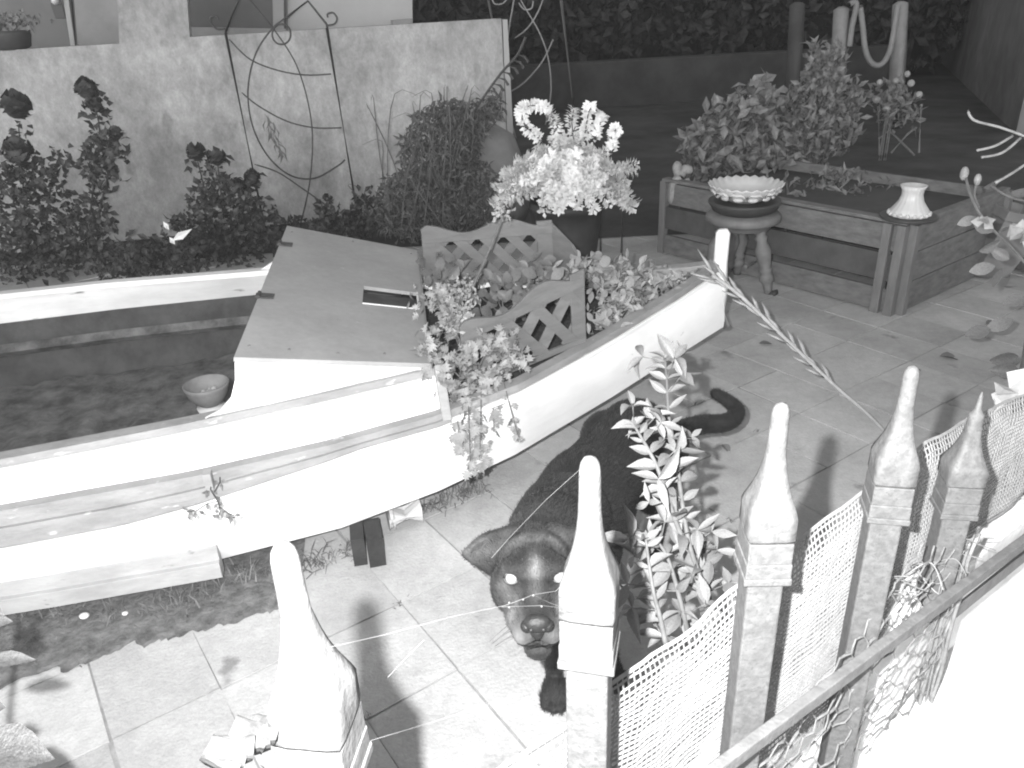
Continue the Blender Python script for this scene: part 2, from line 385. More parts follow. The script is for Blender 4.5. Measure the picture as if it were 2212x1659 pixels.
# sheer rail (three laid strips towards the stern), one run per side
def strip(name, m, side, s0, s1, out, top, bot, wid, parent=boat, tabt=SH, tabz=SZ, inner=0):
    rows = []
    n = int((s1 - s0) / .05) + 1
    for i in range(n + 1):
        s = s0 + (s1 - s0) * i / n; t = interp(tabt, s); z = interp(tabz, s); o_ = out(s) if callable(out) else out; b_ = bot(s) if callable(bot) else bot; tp = top(s) if callable(top) else top
        rows.append([bl(s, side * (t + o_), z + tp), bl(s, side * (t + o_), z + b_), bl(s, side * (t + o_ - wid), z + b_), bl(s, side * (t + o_ - wid), z + tp), bl(s, side * (t + o_), z + tp)])
    q = MB(); q.sheet(rows); e = len(rows) - 1; q.f.append((0, 1, 2, 3)); q.f.append((e * 5 + 3, e * 5 + 2, e * 5 + 1, e * 5))
    return q.build(name, m, parent, bevel=.003)
for side in (-1, 1):
    strip('gunwale', 'rail', side, .0, 1.30, .012, .012, -.018, lambda s: .05) if False else None
    strip('gunwale', 'rail', side, .005, 1.30, .014, .014, -.016, .055)
    strip('gunwale_bead', 'hull', side, .02, 1.30, .020, -.018, -.034, .03)
    strip('rubbing_strake', 'rail', side, 1.30, 3.5, .02, lambda s: .016, lambda s: -.015 - .07 * max(0, min(1, (s - 1.6) / .7)), .04)
    strip('strake_bead', 'rail', side, 1.30, 3.5, .032, lambda s: -.004 - .030 * max(0, min(1, (s - 1.6) / .7)), lambda s: -.022 - .075 * max(0, min(1, (s - 1.6) / .7)), .03)
TP = [(1.3, .625), (1.7, .70), (2.1, .757), (2.6, .815), (3.1, .82), (3.5, .78)]; TZ = [(1.3, .62), (2.1, .61), (3.5, .61)]
for side in (-1, 1):                                            # raised side planks and their cap rail
    q = MB(); rows = []
    for i in range(45):
        s = 1.32 + i * .0495
        a = bl(s, side * interp(TP, s), interp(TZ, s)); b = bl(s, side * (interp(SH, s) - .01), interp(SZ, s)); inn = -BN * side * .022
        rows.append([a, b, b + inn, a + inn, a])
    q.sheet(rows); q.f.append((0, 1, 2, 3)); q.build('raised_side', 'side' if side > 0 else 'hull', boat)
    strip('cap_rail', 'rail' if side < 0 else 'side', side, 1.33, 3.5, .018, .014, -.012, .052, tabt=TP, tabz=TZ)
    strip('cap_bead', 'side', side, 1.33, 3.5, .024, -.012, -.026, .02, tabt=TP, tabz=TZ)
    q = MB(); q.beam(bl(1.315, side * .745, .485), bl(1.315, side * .645, .64), .03, .04, up=BN); q.build('end_trim', 'rail', boat, bevel=.003)
# stepped skid board low on the near side
q = MB()
q.sheet([[bl(s, -(lerp(interp(SH, s), interp(BH, s), .86) + .03 + d), z) for d, z in ((-.03, .175), (.0, .17), (.005, .12), (.022, .118), (.024, .062), (-.03, .06))] for s in [2.09 + i * .1 for i in range(15)]])
q.f.append(tuple(range(6))); q.build('skid_board', 'skid', boat, bevel=.002)
# stem post
q = MB(); q.tube([bl(-.06, 0, .345), bl(-.035, 0, .5), bl(-.02, 0, .64), bl(-.022, 0, .775), bl(-.02, 0, .79)], [.026, .028, .03, .03, .02], 10); q.build('stem_post', 'hull', boat, smooth=True)
# cuddy: roof board with hatch slot, near and far cheek
r_nl, r_nr, r_fr, r_fl = bl(1.919, -.742, .80), bl(1.345, -.665, .66), bl(1.213, .60, .672), bl(1.775, .645, .835)
def roofpt(u, v): return lerp(lerp(r_nl, r_nr, u), lerp(r_fl, r_fr, u), v)   # u aft->fore, v near->far
un = (r_nr - r_nl).cross(r_fl - r_nl).normalized();  un = un if un.z > 0 else -un
hu0, hu1, hv0, hv1 = .61, .968, .385, .53
q = MB()
def patch(u0, u1, v0, v1):
    prism(q, [roofpt(u0, v0), roofpt(u1, v0), roofpt(u1, v1), roofpt(u0, v1)], un * -.014)
us = [0, hu0, hu1, 1]; vsx = [0, hv0, hv1, 1]
for i in range(3):
    for j in range(3):
        if (i, j) != (1, 1): patch(us[i], us[i + 1], vsx[j], vsx[j + 1])
bm_ = bmesh.new(); tmp = bpy.data.meshes.new('t'); tmp.from_pydata([tuple(p) for p in q.v], [], q.f); bm_.from_mesh(tmp)
bmesh.ops.remove_doubles(bm_, verts=bm_.verts, dist=1e-5)
kill = [f for f in bm_.faces if all(len(e.link_faces) > 2 for e in f.edges)]
q2 = MB(); bm_.verts.index_update(); seen = {}
for f in bm_.faces: seen.setdefault(tuple(sorted(v_.index for v_ in f.verts)), []).append(f)
q2.v = [v_.co.copy() for v_ in bm_.verts]; q2.f = [tuple(v_.index for v_ in fs[0].verts) for fs in seen.values() if len(fs) == 1]; bm_.free()
roof = q2.build('cuddy_roof', 'deckboard', boat)
q = MB(); ph = [roofpt(hu0, hv0), roofpt(hu1, hv0), roofpt(hu1, hv1), roofpt(hu0, hv1)]
prism(q, [p - un * .028 for p in ph], un * -.006); q.build('hatch_slot', 'lining', roof)
q = MB()
for a, b in ((0, 1), (1, 2)): q.beam(ph[a] + un * .001, ph[b] + un * .001, .006, .004, up=un)
q.build('slot_edge', 'side', roof)
for v_ in (.36, .80):
    p = roofpt(.035, v_) + un * .004; q = MB(); ax = (r_fl - r_nl).normalized(); bx_ = ax.cross(un)
    q.box(p, (.062, .042, .005), M3=Matrix(((r_nr - r_nl).normalized(), ax, un)).transposed())
    q.tube([roofpt(0, v_) - ax * .024 + un * .006, roofpt(0, v_) + ax * .024 + un * .006], .007, 8); q.build('hinge', 'hinge', roof)
q = MB(); low = [bl(s, -interp(TP, s) + .006, .612) for s in (1.345, 1.5, 1.7, 1.9, 2.07)]
poly = [r_nr + V((0, 0, -.016)), r_nl + V((0, 0, -.016)), bl(1.928, -.748, .73), bl(1.95, -.752, .675), bl(1.99, -.757, .64), bl(2.05, -.763, .618)] + low[::-1]
prism(q, poly, BN * .014); q.build('cuddy_cheek', 'hull', boat)
q = MB(); poly = [r_fr + V((0, 0, -.016)), r_fl + V((0, 0, -.016)), bl(1.80, .70, .70), bl(1.93, .735, .625)] + [bl(s, interp(TP, s) - .008, .612) for s in (1.8, 1.5, 1.345)]
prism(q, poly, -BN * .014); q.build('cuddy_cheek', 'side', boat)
q = MB(); q.beam(r_nr + V((0, 0, -.02)) + BN * .01, r_fr + V((0, 0, -.02)) - BN * .01, .014, .03); q.build('roof_beam', 'rail', boat)

for u_, v2 in ((.05, .06), (.05, .94), (.95, .06), (.95, .94), (.5, .04), (.5, .96), (.25, .05), (.75, .05)):
    q = MB(); q.ball(roofpt(u_, v2) + un * .001, (.005, .005, .0025), u=8, v_=5); q.build('screw', 'bar', roof, smooth=True)
# blocks and pipe that carry the boat
b1 = onz(785, 1218, 0)
q = MB(); q.box(b1 + V((-.02, .06, .055)), (.045, .14, .11), .2); q.build('timber_prop', 'wooddark'); tag(bpy.data.objects['timber_prop'], 'dark timber block under the hull, the left of two touching blocks', 'block', 'blocks under the boat')
q = MB(); q.box(b1 + V((.038, .045, .05)), (.055, .13, .115), .24); o = q.build('timber_prop', 'wooddark'); tag(o, 'dark timber block under the hull, the right one beside the white pipe', 'block', 'blocks under the boat')
pp = onz(868, 1125, .05)
pr = thing('support_pipe', 'short white pipe lying under the hull beside the dark blocks', 'pipe', pp)
q = MB(); q.tube([pp + V((-.05, .03, 0)), pp + V((.06, .065, 0))], .045, 16); q.build('pipe_body', 'pipe', pr, smooth=False)
q = MB(); q.tube([pp + V((-.055, .028, 0)), pp + V((-.035, .034, 0))], .052, 16); q.build('collar', 'pipe', pr)

# bowl on a white pedestal inside the boat
bp = onz(455, 872, .44)
pd = MB(); pd.lathe(bp + V((0, 0, -.20)), [(.05, 0), (.052, .02), (.046, .05), (.044, .17), (.05, .19)], 16); pd.build('pedestal_block', 'pipe', smooth=True); tag(bpy.data.objects['pedestal_block'], 'white round pedestal under the clay bowl inside the boat', 'pedestal')
bw_ = thing('clay_bowl', 'small clay bowl with pale food standing inside the boat', 'bowl', bp)
q = MB(); q.lathe(bp, [(.035, 0), (.05, .012), (.068, .04), (.078, .07), (.080, .082), (.074, .082), (.066, .05), (.04, .026), (.01, .022)], 24); q.build('bowl_body', 'clay', bw_, smooth=True)
q = MB()
for _ in range(26): a = rnd.uniform(0, 6.3); r_ = rnd.uniform(0, .036); q.ball(bp + V((math.cos(a) * r_ + .015, math.sin(a) * r_ - .01, .042 + rnd.uniform(0, .012))), rnd.uniform(.008, .014), u=6, v_=4)
q.build('food', 'petal', bw_, smooth=True)

# ================================================================== LATTICE PLANTER in the boat
lat = thing('lattice_planter', 'grey wooden planter with wavy topped lattice sides standing in the bow', 'planter', bl(.95, 0, .48))
def lattice(t0, b0, t1, b1, n_, outn):
    # corner points: top aft, bottom aft, top fore, bottom fore
    def P(u, v): return lerp(lerp(b0, b1, u), lerp(t0, t1, u), v)
    W_ = (t1 - t0).length; H_ = (t0 - b0).length; th = outn * .014
    pan = MB(); prism(pan, [P(0, 0), P(.1, 0), P(.1, 1), P(0, 1)], th); f = pan.build('stile', 'lattice', lat, bevel=.002)
    pan = MB(); prism(pan, [P(.88, 0), P(1, 0), P(1, 1.0), P(.88, 1)], th); pan.build('stile', 'lattice', lat, bevel=.002)
    top = []
    for i in range(25):
        u = i / 24; top.append(P(u, 1 + .09 * math.sin(u * 2 * math.pi * 1.65 + 1.2) * (1 if .02 < u < .98 else .4)))
    pan = MB(); prism(pan, [P(1, .77), P(0, .77)] + top, th * 1.25); pan.build('top_board', 'lattice', lat, bevel=.002)
    pan = MB(); prism(pan, [P(0, -.02), P(1, -.02), P(1, .07), P(0, .07)], th * 1.2); pan.build('bottom_board', 'lattice', lat, bevel=.002)
    k = n_
    for i in range(-2, k + 1):
        for sgn in (1, -1):
            u0 = (i + .3) / k; u1 = u0 + .75 * H_ / W_ * 1.0
            a, b = (u0, u1) if sgn > 0 else (u1, u0)
            va, vb = .03, .82
            lo_, hi_ = min(a, b), max(a, b)
            if hi_ < .06 or lo_ > .94: continue
            def clip(u_, v_, uu, vv):
                if u_ < .04: tt = (.04 - u_) / (uu - u_); return .04, v_ + (vv - v_) * tt
                if u_ > .96: tt = (.96 - u_) / (uu - u_); return .96, v_ + (vv - v_) * tt
                return u_, v_
            a2, va2 = clip(a, va, b, vb); b2, vb2 = clip(b, vb, a, va)
            if abs(a2 - b2) < .03: continue
            off = outn * (.004 if sgn > 0 else .0095); d = (P(b2, vb2) - P(a2, va2))
            s_ = MB(); s_.beam(P(a2, va2) + off, P(b2, vb2) + off, .042, .005, up=outn); s_.build('slat', 'lattice', lat)
lattice(bl(1.225, -.56, .725), bl(1.215, -.555, .50), bl(.735, -.395, .828), bl(.735, -.42, .56), 4, -BN)
lattice(bl(1.204, .456, .80), bl(1.204, .46, .55), bl(.625, .375, .81), bl(.625, .34, .56), 5, -BN)
q = MB(); prism(q, [bl(.625, .375, .80), bl(.56, .25, .72), bl(.50, .10, .56), bl(.62, .34, .55)], BX * .014); q.build('end_board', 'lattice', lat)

# ================================================================== PLANTS in the boat
def leafy(name, label, cat, base, centers, n, size, meshes, spread, stem='stem', group=None, up=.5, nstem=8, facing=.6):
    t = thing(name, label, cat, base, group); sb = MB()
    for k in range(nstem):
        c = V(centers[k % len(centers)]) + rv(spread * .5); b = V(base) + V((rnd.uniform(-1, 1) * spread * .5, rnd.uniform(-1, 1) * spread * .5, 0))
        sb.tube(spline([b, lerp(b, c, .5) + rv(spread * .2) + V((0, 0, .02)), c], 4), [.003] * 9, 5)
    sb.build('stem', stem, t)
    for k in range(n):
        c = V(rnd.choice(centers)); p = c + V((rnd.gauss(0, spread), rnd.gauss(0, spread), rnd.gauss(0, spread * .6)))
        d = (rdir() + V((0, 0, .1))).normalized(); nn = (rdir() * .8 + V((0, 0, up)) + TOCAM(p) * facing)
        put_leaf(t, meshes, p, d, nn, size * rnd.uniform(.65, 1.25))
    return t
leafy('bedding_plant', 'pale round leaved plant filling the bow ahead of the lattice', 'plant', bl(.45, .0, .52),
      [bl(s, t, z) for s, t, z in ((.6, .15, .62), (.5, .1, .63), (.42, .05, .62), (.5, -.08, .61), (.55, -.2, .58), (.4, -.1, .58), (.35, .08, .62), (.3, 0, .58), (.62, -.28, .56), (.45, .22, .6), (.5, -.18, .56))], 520, .044, LEAF_MID + LEAF_RD[:1], .05, facing=.35)
leafy('planter_strawberry', 'darker leafy plant growing between the two lattice sides', 'plant', bl(.95, 0, .5),
      [bl(s, t, z) for s, t, z in ((1.1, .3, .62), (1.15, .1, .6), (1.1, -.1, .62), (1.0, .25, .62), (.95, .05, .64), (.9, -.15, .62), (.8, .1, .64), (.8, -.1, .64), (1.15, -.3, .62), (.7, .05, .62), (1.15, .35, .66), (.75, .2, .62))], 230, .056, LEAF_DIM, .055, facing=.9)
t = leafy('trailing_ivy', 'pale trailing ivy spilling over the near gunwale beside the cuddy', 'plant', bl(1.2, -.6, .52),
      [onz(x, y, z) for x, y, z in ((940, 730, .68), (980, 700, .70), (960, 780, .66), (1010, 760, .66), (1060, 740, .66), (1100, 740, .66), (1000, 690, .70), (930, 650, .72), (1080, 790, .62), (1030, 810, .60), (980, 830, .6), (920, 770, .66), (1110, 780, .62), (960, 640, .72))], 480, .034, LEAF_IV, .032, nstem=14, facing=.35)
sb = MB()
for x0, y0, x1, y1, n_ in ((985, 830, 985, 930, 22), (1010, 830, 1010, 990, 34), (1040, 830, 1030, 970, 26), (1065, 825, 1060, 910, 16), (1085, 815, 1112, 930, 12), (970, 840, 995, 950, 18), (1100, 800, 1090, 880, 8), (1000, 840, 1040, 930, 16)):
    pts = [onz(lerp(x0, x1, k / 5), lerp(y0, y1, k / 5), lerp(.56, .40, k / 5)) for k in range(6)]
    q0 = bl(1.13, -.705, .545); pts = [p + (-BN) * (.0 + .01 * k) for k, p in enumerate(pts)]
    sb.tube(pts, .002, 4)
    for k in range(n_):
        p = pts[min(5, int(6 * k / n_))] + rv(.018); put_leaf(t, LEAF_IV, p, V((rnd.uniform(-.6, .6), -.2, -1)), TOCAM(p) + rv(1.0), .036 * rnd.uniform(.6, 1.3))
sb.build('trailing_stem', 'stem', t)
t = thing('bow_groundcover', 'low small leaved cover with tiny flowers in the tip of the bow', 'plant', bl(.15, 0, .56)); q = MB(); q2 = MB()
for _ in range(520):
    s = rnd.uniform(.06, .45); p = bl(s, rnd.uniform(-.9, .7) * max(.01, interp(SH, s) - .03), interp(SZ, s) - .04 + rnd.uniform(0, .035)); q.leaf(p, rdir() + V((0, 0, .3)), rdir() + V((0, -.4, .8)), rnd.uniform(.015, .028), .014)
q.build('foliage', 'leafdim', t, kind='stuff')
for _ in range(26):
    s = rnd.uniform(.06, .2); q2.ball(bl(s, rnd.uniform(-.8, .2) * interp(SH, s), interp(SZ, s) - .01 + rnd.uniform(0, .02)), .006, u=6, v_=4)
q2.build('flower', 'petal', t)
# tall flower stem bending up to the white flowers' pot, and a pale upright bloom
t = thing('bent_dry_flower', 'thin bent dry stem rising from the planter towards the white flowers', 'stem', onz(1010, 650, .66))
q = MB(); q.tube(spline([onz(1005, 660, .64), at(1030, 600, 3.05), at(1055, 545, 3.08), at(1080, 480, 3.1), at(1086, 468, 3.1)], 6), [.006] * 10 + [.004] * 15, 6); q.build('stalk', 'stem', t)
q = MB()
for _ in range(40): p = at(1085 + rnd.gauss(0, 14), 462 + rnd.gauss(0, 10), 3.1 + rnd.gauss(0, .02)); q.leaf(p, rdir(), rdir(), .022, .016)
q.build('flower_head', 'petal', t, kind='stuff')
t = thing('pale_flower_spray', 'pale crumpled flower spray in front of the lattice ivy', 'flower', onz(990, 690, .7)); q = MB()
for _ in range(260):
    k = rnd.random(); p = onz(lerp(1000, 985, k) + rnd.gauss(0, 18), lerp(610, 700, k) + rnd.gauss(0, 10), .72) + rv(.015); q.leaf(p, rdir(), rdir() + TOCAM(p), rnd.uniform(.012, .026), .012)
q.build('blossom', 'petal', t); q = MB(); q.tube([onz(985, 720, .66), onz(995, 640, .72)], .004, 5); q.build('stem', 'stem', t)
# sprig rooted in the strake
sp0 = bl(2.03, -.885, .50)
t = thing('sprig', 'small wilted weed sprouting from the strake on the hull side', 'plant', onz(465, 1040, .47)); q = MB(); l_ = MB()
for pts in (((465, 1020), (462, 1045), (478, 1070), (484, 1090), (480, 1100)), ((478, 1070), (455, 1075), (432, 1090), (412, 1092)), ((480, 1080), (500, 1095), (512, 1100)), ((470, 1050), (482, 1030), (482, 1010))):
    pp_ = [onz(x, y, .475) + V((0, -.03, .0)) for x, y in pts]; q.tube(pp_, .0018, 4)
    for p in pp_[1:]:
        for _ in range(3): l_.leaf(p + rv(.006), rdir() + V((0, 0, -.4)), TOCAM(p) + rv(.4), rnd.uniform(.016, .028), .011)
q.build('stem', 'leafdark', t); l_.build('foliage', 'leafdim', t)
q = MB(); q.box(onz(452, 1035, .49) + V((0, -.005, 0)), (.022, .03, .055), .2); q.build('cleat', 'rail', boat)

# long pale grass-like stalk leaning off the bow
t = thing('dry_flower_stalk', 'long pale dry stalk with pointed bracts leaning from the bow to the paving', 'stalk', onz(1920, 935, .02))
path = spline([onz(1535, 592, .64), onz(1600, 640, .56), onz(1700, 735, .42), onz(1800, 830, .28), onz(1880, 900, .16), onz(1960, 985, .02)], 8)
q = MB(); q.tube(path, [lerp(.009, .006, i / (len(path) - 1)) for i in range(len(path))], 8); q.build('stalk', 'straw', t, smooth=True)
for i in range(1, 24):
    p = path[i]; d = (path[i - 1] - path[i + 1]).normalized(); side = d.cross(V((0, -.6, .8))).normalized() * (1 if i % 2 else -1)
    q = MB(); l_ = rnd.uniform(.10, .17) * (1 - i / 60); e = p + (d * .75 + side * .42) * l_ if i % 3 else p + (d * .95 + side * .15) * l_
    q.tube([p - d * .02, lerp(p, e, .45) + side * .006, e], [.005, .007, .001], 6); q.build('bract', 'straw', t, smooth=True)

# ================================================================== FENCE
P0 = V((-.174, .47, 1.35)); DF = V((.245, .1725, -.044)); FX = V((DF.x, DF.y, 0)).normalized(); FN = V((-FX.y, FX.x, 0))
fence = thing('iron_fence', 'old iron railing with spearhead pickets in front of the garden', 'fence', (P0.x + .4, P0.y + .3, 0))
def finial_mesh(mb, top, L, yaw, broken=False):
    prof = [(0, .0262), (.004, .027), (.02, .0272), (.034, .0278), (.042, .0262), (.063, .0198), (.078, .0162), (.092, .0138), (.105, .012), (.12, .0108), (.14, .0102), (.16, .0098), (.17, .0095), (.177, .0082), (.182, .0055), (.184, .001)]
    if broken: prof = [(h_ * .80, w_ * 1.15) for h_, w_ in prof[:12]] + [(.130, .009), (.135, .0065), (.138, .0048), (.158, .0034), (.168, .001)]
    prof = [(h_, w_ * (1.1 if not broken else 1.0)) for h_, w_ in prof]
    o = len(mb.v); n = 24; base = top - V((0, 0, prof[-1][0]))
    for h_, hw in prof:
        k = max(0, 1 - h_ / .12)                               # square at the base, round at the tip
        for j in range(n):
            a = 2 * math.pi * j / n; c_, s_ = math.cos(a), math.sin(a); sq = 1 / max(abs(c_), abs(s_)); flute = 1 - .10 * k * (1 - abs(math.cos(2 * a)) ** .7 if False else abs(math.cos(2 * a)) ** 3) * (1 if .008 < h_ else 0)
            r_ = hw * lerp(1, min(sq, 1.34), k ** .5) * flute
            p = V((c_ * r_, s_ * r_, h_)); jit = .0006 * noise.noise((base + p) * 120)
            p.x *= 1 + jit * 20; p.y *= 1 + jit * 20
            mb.v.append(base + Matrix.Rotation(yaw, 3, 'Z') @ p)
    for i in range(len(prof) - 1):
        for j in range(n): a = o + i * n + j; b = o + i * n + (j + 1) % n; mb.f.append((a, b, b + n, a + n))
    mb.f.append(tuple(o + j for j in reversed(range(n)))); mb.f.append(tuple(o + (len(prof) - 1) * n + j for j in range(n)))
    return base
def picket(top, theta, broken=False, z_low=.25):
    v_ = CC - top; yaw = math.atan2(v_.y, v_.x) - R(theta)
    pk = MB(); base_z = 1; fin = MB(); base = finial_mesh(fin, top, .184, yaw, broken)
    post = MB(); post.box((base.x, base.y, (base.z - .06 + z_low) / 2), (.046, .046, base.z - .06 - z_low), yaw)
    po = post.build('picket', 'iron', fence, bevel=.003)
    fin.build('spearhead', 'iron', po, smooth=True)
    cl = MB()
    for z0, z1, wd in ((-.002, -.034, .056), (-.0335, -.056, .058), (-.0555, -.066, .061)):
        cl.box(base + V((0, 0, (z0 + z1) / 2)), (wd, wd, z0 - z1), yaw)
    cl.build('collar', 'iron', po, bevel=.0018)
    return base
tops = [P0 + DF * k for k in range(4)]
for tp, th in zip(tops, (29, 8, -19, -17)): picket(tp, th)
t5 = onpl(2122, 846, P0 - FN * .0, FN); picket(t5, -24, True, .66)
# rails
r0, r1 = onpl(1500, 1700, P0 - FN * .042, FN), onpl(2300, 1105, P0 - FN * .042, FN)
q = MB(); q.beam(r0 - (r1 - r0) * .6, r1 + (r1 - r0) * .3, .016, .024); q.build('rail', 'bar', fence, bevel=.002)
q = MB(); a = onpl(2063, 1322, P0 - FN * .02, FN); b = onpl(2300, 1130, P0 - FN * .02, FN); q.beam(a, b, .006, .034); q.build('flat_bar', 'bar', fence, bevel=.001)
# masonry wall in line with the fence
wl = tag(MB().box(P0 + FX * (1.10 + 1.2) + FN * .14 + V((0, 0, .30 - P0.z)), (2.4, .24, .66), math.atan2(FX.y, FX.x)).build('low_wall', 'whitewall', bevel=.006), 'low white masonry wall carrying on from the end of the railing', 'wall')
MB().box(P0 + FX * (1.08 + 1.2) - FN * .13 + V((0, 0, .16 - P0.z)), (2.4, .36, .46), math.atan2(FX.y, FX.x)).build('plinth', 'whitewall', wl, bevel=.01)
# plastic net hung behind the pickets
net = thing('plastic_net', 'pale plastic garden net tied behind the iron pickets', 'net', P0 + FX * .6 + FN * .05 - V((0, 0, P0.z)))
NT = [(-.1, .86), (.2, .885), (.32, .885), (.39, .905), (.52, .905), (.63, .925), (.78, .945), (.96, .962), (1.12, .985), (1.3, .972), (1.5, .955), (1.8, .95)]
def netp(s, d):                                                  # d: distance down from the top edge
    z = interp(NT, s) - d; k = .010 * noise.noise(V((s * 9, d * 9, 1))) + .003 * noise.noise(V((s * 40, d * 40, 2)))
    roll = .012 * math.exp(-(d / .02) ** 2)
    return V((P0.x, P0.y, 0)) + FX * (s + .004 * noise.noise(V((s * 22, d * 22, 5))) - .10 * d) + FN * (.045 + k + roll) + V((0, 0, z + .003 * noise.noise(V((s * 15, d * 20, 7)))))
nm = MB(); NP = .0094; ns, nd = 187, 53
for i in range(ns):
    s = -.1 + i * NP
    dmax = .52 if s < 1.14 else .30
    nm.tube([netp(s, d * NP) for d in range(0, int(dmax / NP))], .00145, 3, cap=False)
for j in range(nd):
    d = j * NP; s1 = 1.66 if d < .30 else 1.15
    nm.tube([netp(-.1 + i * .02, d) for i in range(int((s1 + .1) / .02))], .0017 if j else .003, 3, cap=False)
nm.build('mesh_strand', 'net', net, kind='stuff')
# chicken wire rolled against the pickets
cw = thing('chicken_wire', 'torn hexagonal chicken wire crumpled over the iron rail', 'wire', P0 + FX * 1.0 - FN * .03 - V((0, 0, P0.z)))
def cwp(s, z):
    k = .020 * noise.noise(V((s * 10, z * 10, 9))) + .006 * noise.noise(V((s * 33, z * 33, 4)))
    return V((P0.x, P0.y, 0)) + FX * (s + .012 * noise.noise(V((s * 20, z * 20, 3)))) + FN * (-.022 + k) + V((0, 0, z + .012 * noise.noise(V((s * 18, z * 18, 6)))))
cm = MB(); hx, hz = .036, .040
for i in range(0, 17):
    for j in range(0, 11):
        s = .60 + i * hx; z = .42 + j * hz + (hz / 2 if i % 2 else 0)
        if z > .86 - .5 * abs(s - 1.02) or rnd.random() < .06: continue
        a, b = cwp(s - hx * .33, z), cwp(s + hx * .33, z); nxt = [cwp(s + hx * .67, z + hz / 2), cwp(s + hx * .67, z - hz / 2)]
        cm.tube([a, lerp(a, b, .5) + rv(.001), b], .0021, 5, cap=False)
        for e in nxt: cm.tube([b, lerp(b, e, .5) + rv(.001), e], .0013, 5, cap=False)
cm.build('hex_wire', 'wire', cw, kind='stuff')
for k in range(6):
    z0, z1 = .80, .28; s = 1.165 + .006 * k
    q = MB(); q.tube(spline([V((P0.x, P0.y, 0)) + FX * (s + rnd.uniform(-.01, .01)) + FN * (-.01 - .004 * k) + V((0, 0, lerp(z0, z1, i / 9) + rnd.uniform(-.01, .01))) for i in range(10)], 4), .0024 + .0008 * (k % 3), 5); q.build('wire_strand', 'wire', cw)
for k in range(9):
    c_ = cwp(rnd.uniform(.95, 1.25), rnd.uniform(.70, .84)); q = MB()
    q.tube(spline([c_ + V((math.cos(a) * rnd.uniform(.01, .05), rnd.uniform(-.02, .02), math.sin(a) * rnd.uniform(.01, .04))) for a in [i * 1.1 for i in range(6)]], 5), .0011, 4); q.build('loose_wire', 'wire', cw)
# spider silk between the first two pickets and beyond
silk = thing('spider_web', 'loose spider silk strung between the two nearest pickets', 'spider web', tops[1] - V((0, 0, .2)))
for pts in (((705, 1400, .60), (830, 1370, .62), (980, 1330, .66), (1090, 1308, .69), (1130, 1295, .70), (1152, 1286, .71), (1200, 1277, .73), (1225, 1255, .74)), ((1085, 1312, .69), (1170, 1310, .71), (1222, 1314, .74)), ((1152, 1286, .71), (1190, 1304, .73), (1220, 1314, .74)),
            ((1256, 1010, .72), (1180, 1080, .72), (1100, 1160, .70), (1060, 1205, .69)), ((838, 1462, .60), (880, 1420, .615), (916, 1384, .63)), ((1340, 1510, .8), (1385, 1470, .84), (1440, 1405, .9)), ((1385, 1470, .84), (1450, 1520, .88)), ((800, 1600, .62), (950, 1555, .66), (1090, 1510, .70))):
    q = MB(); q.tube([at(x, y, d) + rv(.0006) for x, y, d in pts], .00022, 3); q.build('silk_thread', 'web', silk)
for x, y, d in ((1152, 1286, .71), (1130, 1295, .7), (1100, 1302, .69), (1170, 1310, .71), (1100, 1312, .69)): q = MB(); q.ball(at(x, y, d), .001, u=6, v_=4); q.build('silk_knot', 'web', silk)

# curled papery flakes at the foot of the first picket
fk = at(520, 1600, .60)
t = thing('curled_dry_leaves', 'crumpled pale dry leaves caught beside the collar of the nearest picket', 'leaves', fk); 
for k in range(6):
    c_ = at(478 + 18 * k, 1645 - 15 * k, .612 + .004 * k) + rv(.003); rows = []
    ax = (rdir() * .5 + CR).normalized(); u2 = ax.cross(TOCAM(c_)).normalized()
    for i in range(9):
        a = i / 8 * 3.6 - 1.2; r_ = .010 + .002 * math.sin(i * 2)
        rows.append([c_ + ax * x_ + (u2 * math.sin(a) + TOCAM(c_) * math.cos(a)) * r_ * (1 + .3 * noise.noise(V((x_ * 90, i, k)))) for x_ in (-.015, -.009, -.003, .003, .009, .015)])
    q = MB(); q.sheet(rows); q.build('leaf', 'litter', t, smooth=True)

# ================================================================== SHRUB in front of the dog
t = thing('leafy_shrub', 'pale leafy shrub with opposite leaves rising behind the net beside the dog', 'shrub', V((onz(1530, 1480, 0).x, onz(1530, 1480, 0).y, 0)))
sb = MB(); base = V((onz(1545, 1500, 0).x, onz(1545, 1500, 0).y, 0))
stems = [[(1545, 1440, 1.50), (1530, 1300, 1.46), (1490, 1180, 1.44), (1470, 1060, 1.46), (1460, 980, 1.50), (1445, 900, 1.56), (1440, 820, 1.62), (1436, 775, 1.66)],
         [(1500, 1430, 1.42), (1470, 1300, 1.40), (1440, 1200, 1.40), (1405, 1155, 1.40)],
         [(1480, 1180, 1.44), (1450, 1100, 1.42), (1420, 1010, 1.42), (1385, 945, 1.44), (1370, 920, 1.45)],
         [(1560, 1440, 1.52), (1540, 1330, 1.50), (1525, 1250, 1.5), (1515, 1190, 1.5)],
         [(1440, 1400, 1.36), (1425, 1330, 1.36), (1410, 1270, 1.36), (1395, 1165, 1.37)]]
nodes = []
for k, st_ in enumerate(stems):
    pts = spline([at(*p) for p in st_], 5); sb.tube(pts, [lerp(.0055, .0025, i / (len(pts) - 1)) for i in range(len(pts))], 6); nodes.append(pts)
sb.build('stem', 'stem', t, smooth=True)
def pair(p, d, size, k, n_=2):
    x, y, _ = basis(d)
    for j in range(n_):
        a = k * 1.57 + j * 2 * math.pi / n_ + rnd.uniform(-.4, .4); o_ = x * math.cos(a) + y * math.sin(a)
        dr = (o_ + V(d) * .45 + rv(.25) + V((0, 0, .05))); put_leaf(t, LEAF_OV, p, dr, V((0, 0, 1)) + TOCAM(p) * .6 + rv(.8), size * rnd.uniform(.6, 1.3), rnd.uniform(.75, 1.1))
